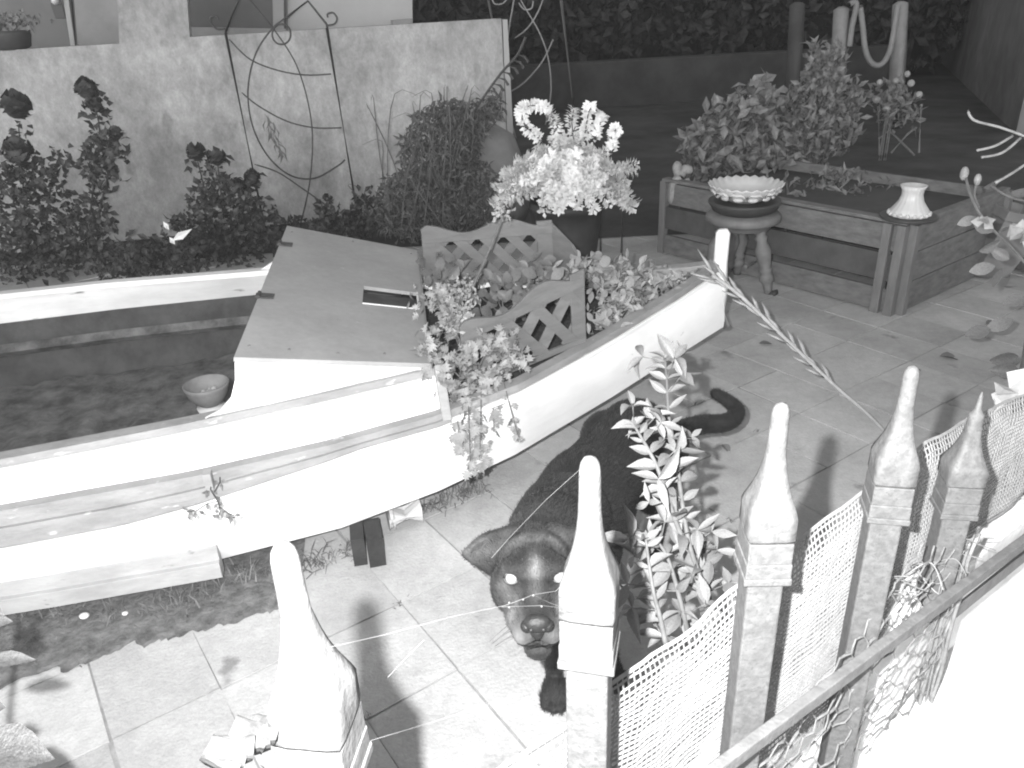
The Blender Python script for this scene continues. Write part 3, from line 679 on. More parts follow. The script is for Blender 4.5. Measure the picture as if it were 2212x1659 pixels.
for pts, dens in zip(nodes, (2, 2, 2, 2, 2)):
    for i in range(2, len(pts), dens):
        d = (pts[i] - pts[i - 1]).normalized(); f_ = i / len(pts)
        pair(pts[i], d, lerp(.058, .036, f_), i, 2)
        if rnd.random() < .7:
            x, y, _ = basis(d); a = rnd.uniform(0, 6.3); tw = pts[i] + (x * math.cos(a) + y * math.sin(a) + d * .4) * .045
            tb = MB(); tb.tube([pts[i], tw], .0014, 4); tb.build('twig', 'stem', t); pair(tw, (tw - pts[i]).normalized(), .048, i, 3)
    pair(pts[-1], (pts[-1] - pts[-3]).normalized(), .03, 1, 5)

# ================================================================== DOG
HS = 1.15
Hc = at(1156, 1234, 1.56)
tilt = R(16); look = math.atan2(CC.y - Hc.y, CC.x - Hc.x) + R(90)
HM = Matrix.Rotation(look, 3, 'Z') @ Matrix.Rotation(-tilt, 3, 'X')          # head axes: x to the picture's right, -y forward, z up
def hp(x, y, z): return Hc + HM @ V((x * HS, -y * HS, z * HS))
d_ = MB()
def cap(p, q, r0, r1, n=14):
    p, q = V(p), V(q); k = 7; pts = [lerp(p, q, i / (k - 1)) for i in range(k)]; d_.tube(pts, [lerp(r0, r1, i / (k - 1)) for i in range(k)], n); d_.ball(p, r0, u=n, v_=9); d_.ball(q, r1, u=n, v_=9)
def hball(x, y, z, rx, ry, rz, u=14, v_=10): d_.ball(hp(x, y, z), (rx * HS, ry * HS, rz * HS), HM, u, v_)
def hcap(p, q, r0, r1): cap(hp(*p), hp(*q), r0 * HS, r1 * HS)
# head: skull, brows, cheeks, muzzle, lips, lower jaw
hball(0, -.035, .0, .066, .085, .058, 18, 12); hball(0, -.085, .006, .058, .06, .05, 16, 10); hball(0, .02, .018, .046, .045, .036, 16, 10)
for sx in (-1, 1):
    hball(sx * .032, .034, .022, .026, .028, .020); hball(sx * .050, -.005, -.026, .030, .055, .042); hball(sx * .044, .028, -.030, .026, .040, .030)
    hball(sx * .022, .118, -.046, .020, .034, .022); hball(sx * .030, .075, -.042, .024, .045, .026); hball(sx * .012, .138, -.040, .014, .018, .016)
hcap((0, .03, -.012), (0, .128, -.026), .040, .026)
hcap((0, .0, -.060), (0, .105, -.084), .038, .022); hball(0, .118, -.082, .024, .018, .014)
hball(0, .142, -.024, .022, .018, .018)
# neck, trunk
wi, ch, ri, lo_, ru = V((.12, 1.66, .50)), V((.105, 1.58, .37)), V((.19, 1.86, .405)), V((.29, 2.04, .425)), V((.385, 2.20, .415))
nk = hp(0, -.085, -.01)
cap(nk, lerp(nk, wi, .5), .074, .105, 20); cap(lerp(nk, wi, .5), wi, .105, .120, 20)
cap(hp(0, -.06, -.05), ch, .065, .125, 20)
tr = Matrix.Rotation(math.atan2((ru - ch).y, (ru - ch).x), 3, 'Z')
d_.ball(V((.125, 1.68, .405)), (.18, .145, .165), tr, 24, 16); d_.ball(ri, (.22, .145, .155), tr, 24, 16)
cap(V((.125, 1.68, .42)), ri, .14, .142, 24); cap(ri, lo_, .140, .118, 24); cap(lo_, ru, .118, .118, 24); d_.ball(ru, (.135, .122, .125), tr, 20, 14)
# legs
def leg(pts, rs):
    for (a, b), (r0, r1) in zip(zip(pts, pts[1:]), zip(rs, rs[1:])): cap(a, b, r0, r1, 12)
pawL, pawR = onz(1200, 1500, .028), V((.235, 1.575, .028)); FL, FR_ = pawL + V((.0, .03, 0)), pawR
leg([V((.055, 1.66, .36)), V((.05, 1.66, .25)), V((.085, 1.58, .13)), FL + V((0, .03, .03))], [.062, .045, .028, .025])
leg([V((.19, 1.63, .36)), V((.20, 1.69, .25)), V((.225, 1.62, .13)), FR_ + V((0, .03, .03))], [.062, .045, .028, .025])
for sx, hx_ in ((-1, -.085), (1, .085)):
    n_ = tr @ V((0, 1, 0)); b_ = ru + n_ * (-hx_); fw = tr @ V((-1, 0, 0))
    leg([b_ + V((0, 0, -.02)), b_ + fw * .07 + V((0, 0, -.16)), b_ - fw * .07 + V((0, 0, -.27)), b_ - fw * .045 + V((0, 0, -.375)), b_ + fw * .03 + V((0, 0, -.392))], [.095, .062, .032, .024, .028])
for pw in (pawL, pawR):
    d_.ball(pw + V((0, .02, 0)), (.038, .045, .030))
    for k in range(4):
        x = (-.030, -.010, .011, .030)[k]; f_ = (-.022, -.036, -.036, -.020)[k]; d_.ball(pw + V((x * 1.1, f_, -.008)), (.0115, .022, .015)); d_.ball(pw + V((x * 1.05, f_ * .3, .004)), (.012, .02, .014))
# tail
tl = spline([ru + (ru - lo_).normalized() * .08 + V((0, 0, .02)), onz(1440, 935, .40), onz(1510, 918, .37), onz(1570, 912, .36), onz(1592, 890, .37), onz(1575, 868, .39), onz(1545, 850, .40)], 4)
for i in range(len(tl) - 1): cap(tl[i], tl[i + 1], lerp(.036, .018, (i / len(tl)) ** 2), lerp(.036, .018, ((i + 1) / len(tl)) ** 2), 10)
# ears: bent triangular flaps
def ear(sx):                                                     # folded triangular flap: broad root, tip out to the side
    root = spline([hp(sx * .030, -.062, .058), hp(sx * .056, -.052, .050), hp(sx * .072, -.048, .018), hp(sx * .074, -.046, -.022)], 4)
    tip = hp(sx * .132, -.040, .018)
    for k, a in enumerate(root):
        f_ = k / (len(root) - 1); bow = math.sin(math.pi * f_)
        m_ = lerp(a, tip, .5) + HM @ V((0, .022 * bow, .012 * (1 - f_)))
        cap(a, m_, .011, .0075, 8); cap(m_, lerp(m_, tip, .85), .0075, .0055, 8)
ear(-1); ear(1)
dog = d_.build('dog', 'nose')
rm = dog.modifiers.new('r', 'REMESH'); rm.mode = 'VOXEL'; rm.voxel_size = .0062
s1 = dog.modifiers.new('s', 'SMOOTH'); s1.iterations = 7; s1.factor = .5
dg = bpy.context.evaluated_depsgraph_get(); me = bpy.data.meshes.new_from_object(dog.evaluated_get(dg)); bpy.data.objects.remove(dog)
HMi = HM.inverted()
def coat(p):                                                     # fur markings by place, plus flash sheen painted on forehead and shoulder
    q = (HMi @ (V(p) - Hc)) / HS; x, y, z = abs(q.x), -q.y, q.z; n_ = noise.noise(V(p) * 45) * .5 + noise.noise(V(p) * 130) * .35; c = .008 + .003 * n_
    def blob(cx, cy, cz, rx, ry, rz): return math.exp(-(((x - cx) / rx) ** 2 + ((y - cy) / ry) ** 2 + ((z - cz) / rz) ** 2))
    if q.length < .22:
        c += .10 * blob(.040, .105, -.045, .020, .045, .026) * (1 + 1.4 * n_) + .07 * blob(.024, .145, -.050, .020, .022, .022) * (1 + n_)
        c += .085 * blob(.0, .055, .03, .011, .03, .03) * (1 + 1.4 * n_) + .05 * blob(.0, .10, .01, .012, .03, .02)
        c += .07 * blob(.058, .046, .004, .014, .018, .022) * (1 + n_) + .06 * blob(.036, .078, -.016, .014, .025, .02) * (1 + n_)
        c += .04 * blob(.04, -.02, .055, .036, .022, .03) * (1 + 2 * n_) + .035 * blob(.0, -.012, .058, .05, .018, .03) * (1 + 2 * n_)  # flash sheen above the brows, painted as lighter fur
        c += .07 * blob(.105, -.03, .03, .03, .03, .02) * (1 + 2 * n_)
    else:
        c += .018 * math.exp(-((V(p) - V((.06, 1.60, .56))).length / .06) ** 2) + .02 * math.exp(-((V(p) - V((.13, 1.68, .57))).length / .07) ** 2)  # sheen on the shoulder, painted as lighter fur
    return max(.008, c)
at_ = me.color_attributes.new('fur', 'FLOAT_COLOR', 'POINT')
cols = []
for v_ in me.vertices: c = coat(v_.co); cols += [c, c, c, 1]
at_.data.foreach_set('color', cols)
me.polygons.foreach_set('use_smooth', [True] * len(me.polygons))
def fur_mat(name, rough, sh):
    m = mat(name, .02, .03, 200, rough, .35, 320, sheen=sh); n = m.node_tree; a = n.nodes.new('ShaderNodeVertexColor'); a.layer_name = 'fur'
    n.links.new(a.outputs[0], n.nodes['Principled BSDF'].inputs['Base Color']); return m
M['fur'] = fur_mat('dog_fur', .62, .05); M['hair'] = fur_mat('dog_hair', .5, 0)
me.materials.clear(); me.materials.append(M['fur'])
dog = tag(bpy.data.objects.new('dog', me), 'black dog with pale muzzle markings looking up at the camera beside the boat', 'dog'); COL.objects.link(dog)
# short coat
hv, hf, hc = [], [], []; dirn = (wi - ru).normalized()
polys = [p for p in me.polygons]
for p in polys + polys:
    c_, n_ = p.center.copy(), p.normal.copy(); q = (HMi @ (c_ - Hc)) / HS; inh = q.length < .2
    if inh and -q.y > .13: continue
    fl_ = HM @ V((q.x * 2.0, 1, .1)) if inh else V((-dirn.x, -dirn.y, -.35))
    fl_ = (fl_ - n_ * fl_.dot(n_)); fl_ = fl_.normalized() if fl_.length > .01 else rdir()
    l_ = rnd.uniform(.006, .010) if inh else rnd.uniform(.010, .018); x = n_.cross(fl_).normalized() * .0007
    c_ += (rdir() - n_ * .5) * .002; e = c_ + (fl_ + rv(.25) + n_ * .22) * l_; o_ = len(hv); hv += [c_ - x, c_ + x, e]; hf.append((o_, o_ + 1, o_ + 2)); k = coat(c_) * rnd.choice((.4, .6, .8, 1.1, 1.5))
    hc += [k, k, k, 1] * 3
fm = bpy.data.meshes.new('coat'); fm.from_pydata([tuple(p) for p in hv], [], hf); ca = fm.color_attributes.new('fur', 'FLOAT_COLOR', 'POINT'); ca.data.foreach_set('color', hc); fm.materials.append(M['hair'])
fo = bpy.data.objects.new('coat', fm); COL.objects.link(fo); fo.parent = dog; fo['kind'] = 'stuff'
q = MB()
for x, y, z, rx, ry, rz in ((0, .158, -.016, .022, .013, .015), (0, .155, -.030, .011, .011, .014), (-.016, .156, -.021, .010, .011, .010), (.016, .156, -.021, .010, .011, .010)): q.ball(hp(x, y, z), (rx * HS, ry * HS, rz * HS), HM, 18, 12)
q.build('nose', 'nose', dog, smooth=True)
for sx in (-1, 1):
    q = MB(); q.ball(hp(sx * .0095, .1675, -.022), (.0045, .004, .0042), HM); q.build('nostril', 'eyerim', dog, smooth=True)
    e = hp(sx * .0395, .052, .012); q = MB(); q.ball(e, .0128, u=18, v_=12); q.build('eye', 'eye', dog, smooth=True)
    dn = TOCAM(e); x, y, _ = basis(dn); q = MB(); q.tube([e + dn * .004 + (x * math.cos(a) * 1.15 + y * math.sin(a) * .9) *   .0125 for a in [i * math.pi / 10 for i in range(21)]], .0026, 6, cap=False); q.build('eyelid', 'eyerim', dog, smooth=True)
    q = MB(); q.tube([hp(sx * x_, y_, z_) for x_, y_, z_ in ((0, .150, -.056), (.014, .142, -.064), (.030, .115, -.071), (.042, .075, -.070))], .0032, 6); q.build('lip', 'eyerim', dog, smooth=True)
for sx in (-1, 1):
    for k in range(5):
        a = hp(sx * (.026 + .003 * k), .128 - .010 * k, -.046 - .003 * (k % 2)); q = MB(); q.tube(spline([a, a + HM @ V((sx * .022, -.012, -.004 - .002 * k)), a + HM @ V((sx * .046, -.012, -.018 - .004 * k))], 3), [.0005] * 4 + [.0003] * 3, 3); q.build('whisker', 'claw', dog)
for pw in (pawL,):
    for k in range(4):
        x = (-.033, -.011, .012, .033)[k]; f_ = (-.044, -.058, -.058, -.042)[k]; q = MB(); q.tube([pw + V((x, f_ + .010, -.010)), pw + V((x, f_ + .002, -.017))], [.004, .0015], 6); q.build('claw', 'claw', dog)

# ================================================================== BACKGROUND WALL AND HOUSE
WP = V((-1.8, 6.9, 0)); WD = V((1, .27, 0)).normalized(); WN = V((WD.y, -WD.x, 0))     # WN faces the camera
def wpt(x, y, off=0): return onpl(x, y, WP + WN * off, WN)
def wz(x, y, off, z): p = wpt(x, y, off); return V((p.x, p.y, z))
def wpoly(pts, off): return [wpt(x, y, off) for x, y in pts]
tl_, tr_ = wpt(-250, 124), wpt(1083, 40); zl, zr = tl_.z, tr_.z
q = MB(); prism(q, [V((tl_.x, tl_.y, -.05)), V((tr_.x, tr_.y, -.05)), tr_, wpt(410, 80), wpt(400, -60), wpt(250, -60), wpt(258, 94), tl_], -WN * .18)
gw = tag(q.build('garden_wall', 'wall'), 'tall stained white plaster wall with a pillar behind the rose bushes', 'wall')
q = MB(); prism(q, [wpt(1086, 42, .0) + V((0, 0, .0)), wpt(1096, 42, 0), V((wpt(1110, 260).x, wpt(1110, 260).y, -.05)), V((tr_.x + .004, tr_.y, -.05))], -WN * .17); q.build('end_face', 'housewall', gw)
HO = -1.0
house = thing('house', 'pale rendered house front with a grey door seen over the garden wall', 'house', wz(400, 60, HO, 0))
q = MB(); a, b = wz(-500, 60, HO - .1, 0), wz(885, 60, HO - .1, 0)
prism(q, [a, b, V((b.x, b.y, 3.2)), V((a.x, a.y, 3.2))], -WN * .3); q.build('wall', 'housewall', house)
def slabp(name, pts, off, m, parent, th=.05):
    k = MB(); prism(k, wpoly(pts, off), -WN * th); return k.build(name, m, parent, bevel=.004)
dr = slabp('door', ((-200, -160), (140, -160), (165, 130), (-200, 150)), HO + .02, 'door', house)
slabp('door_jamb', ((146, -160), (252, -160), (262, 130), (170, 130)), HO + .05, 'jamb', house)
slabp('door_edge', ((128, -60), (140, -60), (166, 125), (156, 125)), HO + .075, 'housewall', house, .03)
k_ = wpt(122, 2, HO + .05); q = MB(); q.tube([k_, k_ + WN * .05], .012, 8); q.ball(k_ + WN * .06, .03); q.build('handle', 'china', dr, smooth=True)
slabp('lock_plate', ((108, 8), (134, 8), (142, 40), (120, 40)), HO + .03, 'opening', dr, .012)
wn_ = slabp('window', ((398, -160), (612, -160), (618, 62), (410, 58)), HO + .0, 'opening', house)
slabp('sill', ((405, 58), (618, 62), (618, 84), (405, 84)), HO + .06, 'jamb', wn_, .08)
slabp('window_mullion', ((585, -160), (612, -160), (614, 62), (590, 62)), HO + .03, 'jamb', wn_, .03)
slabp('side_panel', ((616, -160), (888, -160), (892, 60), (622, 80)), HO - .05, 'housewall', house, .04)
slabp('ledge', ((848, 44), (890, 40), (890, 58), (848, 60)), HO + .12, 'jamb', house, .1)
# pot on the wall
pc = wpt(25, 108, -.09); t = thing('wall_flowerpot', 'dark bushy flowerpot standing on top of the plaster wall by the door', 'flowerpot', pc)
q = MB(); q.lathe(pc, [(.10, 0), (.14, .02), (.16, .10), (.16, .13), (.13, .13)], 16); q.build('pot', 'pot', t, smooth=True)
q = MB()
for _ in range(160): p = pc + V((rnd.gauss(0, .12), rnd.gauss(0, .07), .15 + abs(rnd.gauss(0, .04)))); q.leaf(p, rdir() + V((0, 0, .3)), rdir(), .05, .03)
q.build('foliage', 'leafdim', t)

# ================================================================== METAL TRELLISES
def trellis(label, offm, lines, th, feet):
    t = thing('metal_trellis', label, 'trellis', feet, 'wrought iron trellises')
    for nm_, pts, r_, sm_ in lines:
        P_ = [offm(*p) for p in pts]; k = MB(); k.tube(spline(P_, 6) if sm_ else P_, r_, 6); k.build(nm_, th, t, smooth=True)
    return t
o1 = lambda x, y: wpt(x, y, .22)
f1 = o1(660, 600); 
def foot(o_, x0, y0, x1, y1):                                    # extend a pole straight down to the ground
    a, b = o_(x0, y0), o_(x1, y1); return V((b.x + (b.x - a.x) * .3, b.y + (b.y - a.y) * .3, 0))
def pole(t, o_, x0, y0, x1, y1, r_, m):
    a, b = o_(x0, y0), o_(x1, y1); d = (b - a); k = (0 - a.z) / d.z; q_ = MB(); q_.tube([a, a + d * k], r_, 8); q_.build('pole', m, t, smooth=True)
t = trellis('dark wrought iron trellis with scrolls standing against the plaster wall', o1, [
    ('gable_bar', ((487, 70), (515, 0), (530, -40)), .010, False), ('gable_bar', ((620, 38), (665, 2), (705, 52), (707, 60)), .010, False),
    ('scroll', ((487, 62), (468, 62), (456, 50), (455, 38), (466, 34), (472, 42)), .008, True), ('scroll', ((705, 55), (722, 52), (728, 40), (720, 28), (708, 30), (708, 38)), .008, True),
    ('ring', [(608 + 20 * math.cos(a), 74 + 22 * math.sin(a)) for a in [i * .42 for i in range(16)]], .007, True),
    ('arch', ((665, 2), (620, 36), (588, 62), (555, 110), (538, 170), (537, 230), (552, 290), (585, 345), (630, 380), (680, 385), (730, 358), (745, 345)), .007, True),
    ('arch', ((525, -20), (560, 25), (600, 75), (640, 140), (665, 220), (675, 300), (668, 400), (645, 500)), .006, True),
    ('cross_wire', ((495, 85), (540, 128), (600, 152), (660, 162), (715, 160)), .006, True),
    ('cross_wire', ((522, 200), (560, 230), (620, 262), (680, 276), (738, 276)), .006, True),
    ('cross_wire', ((550, 355), (600, 372), (650, 405), (700, 440)), .006, True)], 'iron_dark', V((f1.x, f1.y, 0)))
pole(t, o1, 487, 70, 549, 380, .011, 'iron_dark'); pole(t, o1, 706, 60, 765, 420, .012, 'iron_dark')
q = MB()
for k in range(26): p = o1(575 + k * 1.3 + rnd.gauss(0, 4), 245 + k * 3.3); q.leaf(p, V((rnd.uniform(-.5, .5), 0, -1)), rdir(), .10, .02)
o = tag(q.build('hanging_dry_vine', 'leafdim'), 'wisp of dry vine hanging from the first trellis wire', 'vine')
o2 = lambda x, y: ony(x, y, 7.9)
f2 = o2(1150, 420)
t = trellis('dark wrought iron trellis against the dark garden beyond the wall end', o2, [
    ('arch', ((1118, -60), (1110, 0), (1100, 60), (1092, 130), (1094, 180), (1100, 240), (1115, 300)), .008, True),
    ('arch', ((1100, -60), (1125, 0), (1165, 70), (1185, 130), (1190, 200), (1178, 270)), .007, True),
    ('cross_wire', ((1110, 84), (1140, 60), (1165, 20), (1185, -40)), .008, True), ('cross_wire', ((1090, 205), (1130, 180), (1170, 135), (1195, 85)), .008, True),
    ('scroll', ((1062, -8), (1068, 8), (1085, 8), (1095, -2)), .008, True), ('scroll', ((1120, 5), (1132, 20), (1148, 18), (1152, 2)), .008, True)], 'palepot', V((f2.x, f2.y, 0)))
pole(t, o2, 1055, 0, 1100, 240, .010, 'palepot'); pole(t, o2, 1212, 0, 1240, 240, .013, 'palepot')

# arching stalk with hanging seed pods by the end of the wall
t = thing('seed_pod_stalk', 'dark arching stalk with hanging seed pods in front of the end of the wall', 'stalk', V((o2(1025, 300).x, 6.1, 0)))
o3 = lambda x, y: ony(x, y, 6.15)
pts = spline([o3(1020, 248), o3(1055, 195), o3(1085, 155), o3(1118, 118), o3(1135, 80)], 6); q = MB(); q.tube(pts, .010, 6); q.build('stalk', 'iron_dark', t)
for k in range(9):
    p = pts[2 + 2 * k]; q = MB(); q.tube([p, p + V((.05, 0, -.015)), p + V((.075, 0, -.055))], [.006, .010, .012], 6); q.build('seed_pod', 'iron_dark', t)

# ================================================================== SHRUBS AGAINST THE WALL
def bushmesh(q, p, d, l, wd): q.leaf(p, d, rdir() + V((0, -.5, .5)), l, wd)
def rose(label, shoots, body, nbody, blooms, m='leafdark', Y=5.7, lsize=.055):
    b0 = ony(body[0][0], body[0][1] + 40, Y); t = thing('rose_bush', label, 'rose bush', V((b0.x, Y, 0)), 'roses along the plaster wall'); st_ = MB(); lf = MB()
    for pts in shoots:
        P_ = spline([V((ony(*pts[0], Y).x, Y, 0))] + [ony(x, y, Y + rnd.uniform(-.08, .08)) for x, y in pts], 6); st_.tube(P_, [lerp(.010, .004, i / (len(P_) - 1)) for i in range(len(P_))], 5)
        for i in range(5, len(P_)):
            for _ in range(7):
                p = P_[i] + rv(.07); bushmesh(lf, p, rdir() + V((0, 0, -.1)), lsize * rnd.uniform(.7, 1.5), lsize * .75)
    for (x, y, rx, ry), n_ in zip(body, nbody):
        for _ in range(n_):
            a = rnd.uniform(0, 6.28); r_ = rnd.random() ** .55; p = ony(x + rx * r_ * math.cos(a), y + ry * r_ * math.sin(a), Y + rnd.gauss(0, .14)); bushmesh(lf, p, rdir(), lsize * rnd.uniform(.7, 1.5), lsize * .8)
    st_.build('stem', 'leafdark', t, kind='stuff'); lf.build('foliage', m, t, kind='stuff')
    for x, y, r_ in blooms:
        c_ = ony(x, y, Y - .05); k = MB()
        for i in range(22):
            dd = rdir(); k.leaf(c_ + dd * r_ * .45, dd + V((0, 0, .8)), dd, r_ * .8, r_ * 1.2, .35)
        k.ball(c_, r_ * .75, u=10, v_=7); k.build('bloom', m, t, smooth=True)
rose('tall dark rose bush with two top blooms at the left edge against the wall', [((60, 560), (50, 400), (40, 270)), ((190, 520), (205, 380), (215, 280), (195, 200)), ((100, 520), (110, 400), (130, 330)), ((210, 500), (240, 350), (255, 300))],
     [(60, 480, 110, 130), (60, 560, 120, 80), (215, 350, 35, 70), (190, 510, 60, 90), (40, 380, 60, 60)], [620, 380, 150, 260, 160], [(35, 232, .10), (186, 195, .075), (206, 228, .06), (40, 330, .10), (250, 290, .05)])
rose('dark rose bush with a pair of small blooms in front of the first trellis foot', [((480, 560), (450, 440), (425, 340)), ((490, 560), (480, 440), (470, 350)), ((500, 560), (520, 470), (540, 390)), ((440, 560), (400, 500), (380, 480))],
     [(480, 450, 80, 70), (490, 530, 110, 70), (560, 480, 45, 60), (430, 560, 70, 50)], [330, 420, 130, 160], [(424, 330, .07), (468, 342, .07), (545, 385, .06), (515, 405, .06)], Y=5.9)
rose('low scrubby rose shoots at the foot of the trellis right of the cuddy', [((720, 520), (715, 470), (700, 440)), ((770, 520), (765, 470), (790, 425))], [(740, 490, 70, 35), (640, 490, 50, 20), (790, 470, 30, 40)], [190, 70, 70], [], Y=6.2)
rose('loose dark ground shrub between the two left rose bushes behind the far gunwale', [((330, 580), (350, 540), (345, 520)), ((290, 590), (300, 550), (280, 530))], [(320, 560, 90, 35), (250, 570, 60, 40), (400, 570, 50, 30)], [190, 110, 80], [], Y=5.2)
# white moth-like blossom caught by the flash
c_ = ony(385, 510, 4.9); t = thing('white_blossom', 'single bright white narrow blossom in front of the middle rose bush', 'flower', c_)
for x0, y0, x1, y1, wd in ((372, 520, 412, 496, .05), (366, 512, 378, 528, .035), (352, 478, 366, 498, .03)):
    a, b = ony(x0, y0, 4.9), ony(x1, y1, 4.9); q = MB(); q.leaf(a, b - a, TOCAM(a), (b - a).length, wd); prism_ = q.build('petal', 'bloom', t)
q = MB(); q.tube([c_, c_ + V((.02, .02, -.25)), V((c_.x, c_.y + .05, 0))], .004, 5); q.build('stem', 'leafdark', t)
# big dark rounded bush
t = thing('grassy_bush', 'big dark feathery bush with arching grass blades at the end of the wall', 'bush', V((ony(930, 500, 6.2).x, 6.2, 0))); q = MB(); g2 = MB()
for (x, y, rx, ry), n_ in zip(((950, 330, 85, 110), (900, 440, 90, 80), (1010, 430, 70, 90), (1000, 260, 55, 45), (1060, 230, 30, 30), (850, 460, 50, 40), (960, 490, 140, 40)), (1800, 1300, 900, 700, 160, 260, 500)):
    for _ in range(n_):
        a = rnd.uniform(0, 6.28); r_ = rnd.random() ** .55; p = ony(x + rx * r_ * math.cos(a), y + ry * r_ * math.sin(a), 6.2 + rnd.gauss(0, .16)); bushmesh(q, p, rdir() + V((0, 0, -.5)), .07 * rnd.uniform(.6, 1.5), .022)
q.build('foliage', 'bush', t, kind='stuff')
for _ in range(45):
    x0 = rnd.uniform(830, 1010); b = V((ony(x0, 470, 6.1).x, 6.1 + rnd.gauss(0, .15), .1)); top = ony(x0 + rnd.gauss(0, 55), rnd.uniform(190, 420), 6.05 + rnd.gauss(0, .15)); m_ = lerp(b, top, .6) + rv(.05); g2.tube(spline([b, m_, top, top + V((rnd.gauss(0, .08), 0, -.02))], 3), [.005] * 6 + [.003, .002, .002, .001], 3, cap=False)
g2.build('grass_blade', 'bush', t, kind='stuff')
q = MB(); c_ = ony(1050, 340, 6.6); q.lathe(V((c_.x, c_.y, 0)), [(.30, 0), (.34, .2), (.32, .5), (.24, .72), (.1, .80)], 14, wave=lambda i, a: (1 + .12 * noise.noise(V((math.cos(a) * 2, math.sin(a) * 2, i * .6))), 0)); tag(q.build('garden_rock', 'palepot', smooth=True), 'smooth grey boulder half hidden behind the feathery bush', 'rock')

# ================================================================== POT OF WHITE FLOWERS
YW = 5.3; pc = ony(1225, 560, YW); pc = V((pc.x, YW, 0)); topz = ony(1225, 432, YW).z
t = thing('white_flower_pot', 'dark tall pot overflowing with trailing masses of white blossom', 'potted plant', pc)
q = MB(); q.lathe(pc, [(.17, 0), (.19, .02), (.23, topz * .6), (.24, topz - .05), (.255, topz - .05), (.255, topz), (.22, topz), (.21, topz - .05)], 24); q.build('pot', 'pot', t, smooth=True)
q = MB(); lf = MB()
def floret(p, r_):
    for _ in range(5): dd = rdir(); q.leaf(p + dd * r_ * .2, dd, rdir() + TOCAM(p), r_ * 1.1, r_ * 1.0, .2)
def tail(P_, r_):
    for a_, b_ in zip(P_, P_[1:]):
        for _ in range(9):
            d0 = (b_ - a_).normalized(); x_, y_, _z = basis(d0); an = rnd.uniform(0, 6.28); o_ = x_ * math.cos(an) + y_ * math.sin(an); p = lerp(a_, b_, rnd.random()) + o_ * r_ * .3
            q.leaf(p, o_ + d0 * .5, d0 - o_ * .3, r_ * rnd.uniform(.9, 1.4), r_ * .75, .1)
ctr = ony(1220, 405, YW)
for k in range(210):
    a = rnd.uniform(0, 6.28); el = rnd.uniform(.05, 1.45); dv = V((math.cos(a) * math.cos(el), math.sin(a) * math.cos(el), math.sin(el))); l_ = rnd.uniform(.20, .38) * (1.1 if el < .5 else 1.0)
    st0 = ctr + V((dv.x, dv.y, 0)) * .10; m1 = st0 + dv * l_ * .6; e1 = st0 + dv * l_ + V((dv.x, dv.y, 0)) * .03 - V((0, 0, .17 * l_ / .4 * rnd.uniform(.2, 1.1)))
    tail(spline([st0, m1, e1], 5), .034)
for pts in (((1165, 300), (1135, 270), (1125, 240), (1150, 228), (1180, 235), (1200, 265), (1205, 310)), ((1240, 310), (1235, 260), (1240, 235)), ((1262, 300), (1270, 250), (1275, 230)), ((1285, 300), (1295, 260), (1300, 250)), ((1320, 330), (1325, 290), (1330, 280)), ((1310, 400), (1335, 425), (1350, 440), (1368, 448)), ((1110, 430), (1080, 430), (1065, 440))):
    P_ = spline([ony(x, y, YW + rnd.uniform(-.1, .1)) for x, y in pts], 6)
    for p in P_:
        pass
    tail(P_, .036)
    lf.tube(P_, .004, 4)
q.build('blossom', 'bloom', t, kind='stuff'); lf.build('stem', 'stem', t)
for i, (x, yb) in enumerate(((1298, 440), (1345, 420))):
    a = ony(x, yb, YW + .1); q = MB(); q.tube([V((a.x, a.y, 0)), a], .012, 6); tag(q.build('support_cane', 'iron_dark'), ('dark cane standing just right of the white flower pot', 'thin dark cane farther right of the white flower pot')[i], 'cane', 'canes by the flower pot')

# ================================================================== RIGHT SIDE: planter box, stool, bowl, vase
A_ = onz(1930, 680, 0); u1 = (onz(1430, 545, 0) - A_); u1.z = 0; l1 = u1.length; u1.normalize(); u2 = V((-u1.y, u1.x, 0)); u2 = u2 if u2.x > 0 else -u2
hb = onpl(1955, 487, A_, V((0, -1, 0))).z; l2 = 1.15
box = thing('raised_bed', 'weathered wooden raised bed with corner posts on the right of the patio', 'planter', A_)
def board(p, q_, z0, z1, m='wood', th=.03, nm_='board'):
    k = MB(); k.beam(V((p.x, p.y, (z0 + z1) / 2)), V((q_.x, q_.y, (z0 + z1) / 2)), th, z1 - z0); return k.build(nm_, m, box, bevel=.003)
far1, far2 = A_ + u1 * l1, A_ + u2 * l2
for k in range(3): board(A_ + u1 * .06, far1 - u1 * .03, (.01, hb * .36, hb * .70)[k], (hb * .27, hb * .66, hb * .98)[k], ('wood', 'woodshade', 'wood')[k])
for k in range(3): board(A_ + u2 * .05, far2, hb * (k / 3) + .006, hb * ((k + 1) / 3), 'wood')
for k in range(2): board(far2, far2 + u1 * l1, hb * (k / 2) + .004, hb * ((k + 1) / 2))
for p, m in ((A_ + u1 * .02 - u2 * .022, 'woodpale'), (A_ + u1 * .10 - u2 * .022, 'woodpale'), (A_ - u1 * .02 + u2 * .03, 'woodpale'), (far1, 'woodpale'), (far2 - u1 * .02, 'woodpale'), (far2 + u1 * l1, 'wood')):
    k = MB(); k.box((p.x, p.y, hb / 2), (.05, .05, hb), math.atan2(u1.y, u1.x)); k.build('corner_post', m, box, bevel=.003)
k = MB(); k.sheet([[A_ + u1 * (l1 * i / 10) + u2 * (l2 * j / 6) + V((0, 0, hb - .07 + .03 * noise.noise(V((i, j, 0))))) for j in range(7)] for i in range(11)]); k.build('bed_soil', 'ground', box, smooth=True)
k = MB(); k.beam(A_ + u1 * .0 + V((0, 0, hb + .012)), far1 + V((0, 0, hb + .012)), .07, .02); k.build('top_rail', 'wood', box, bevel=.003)
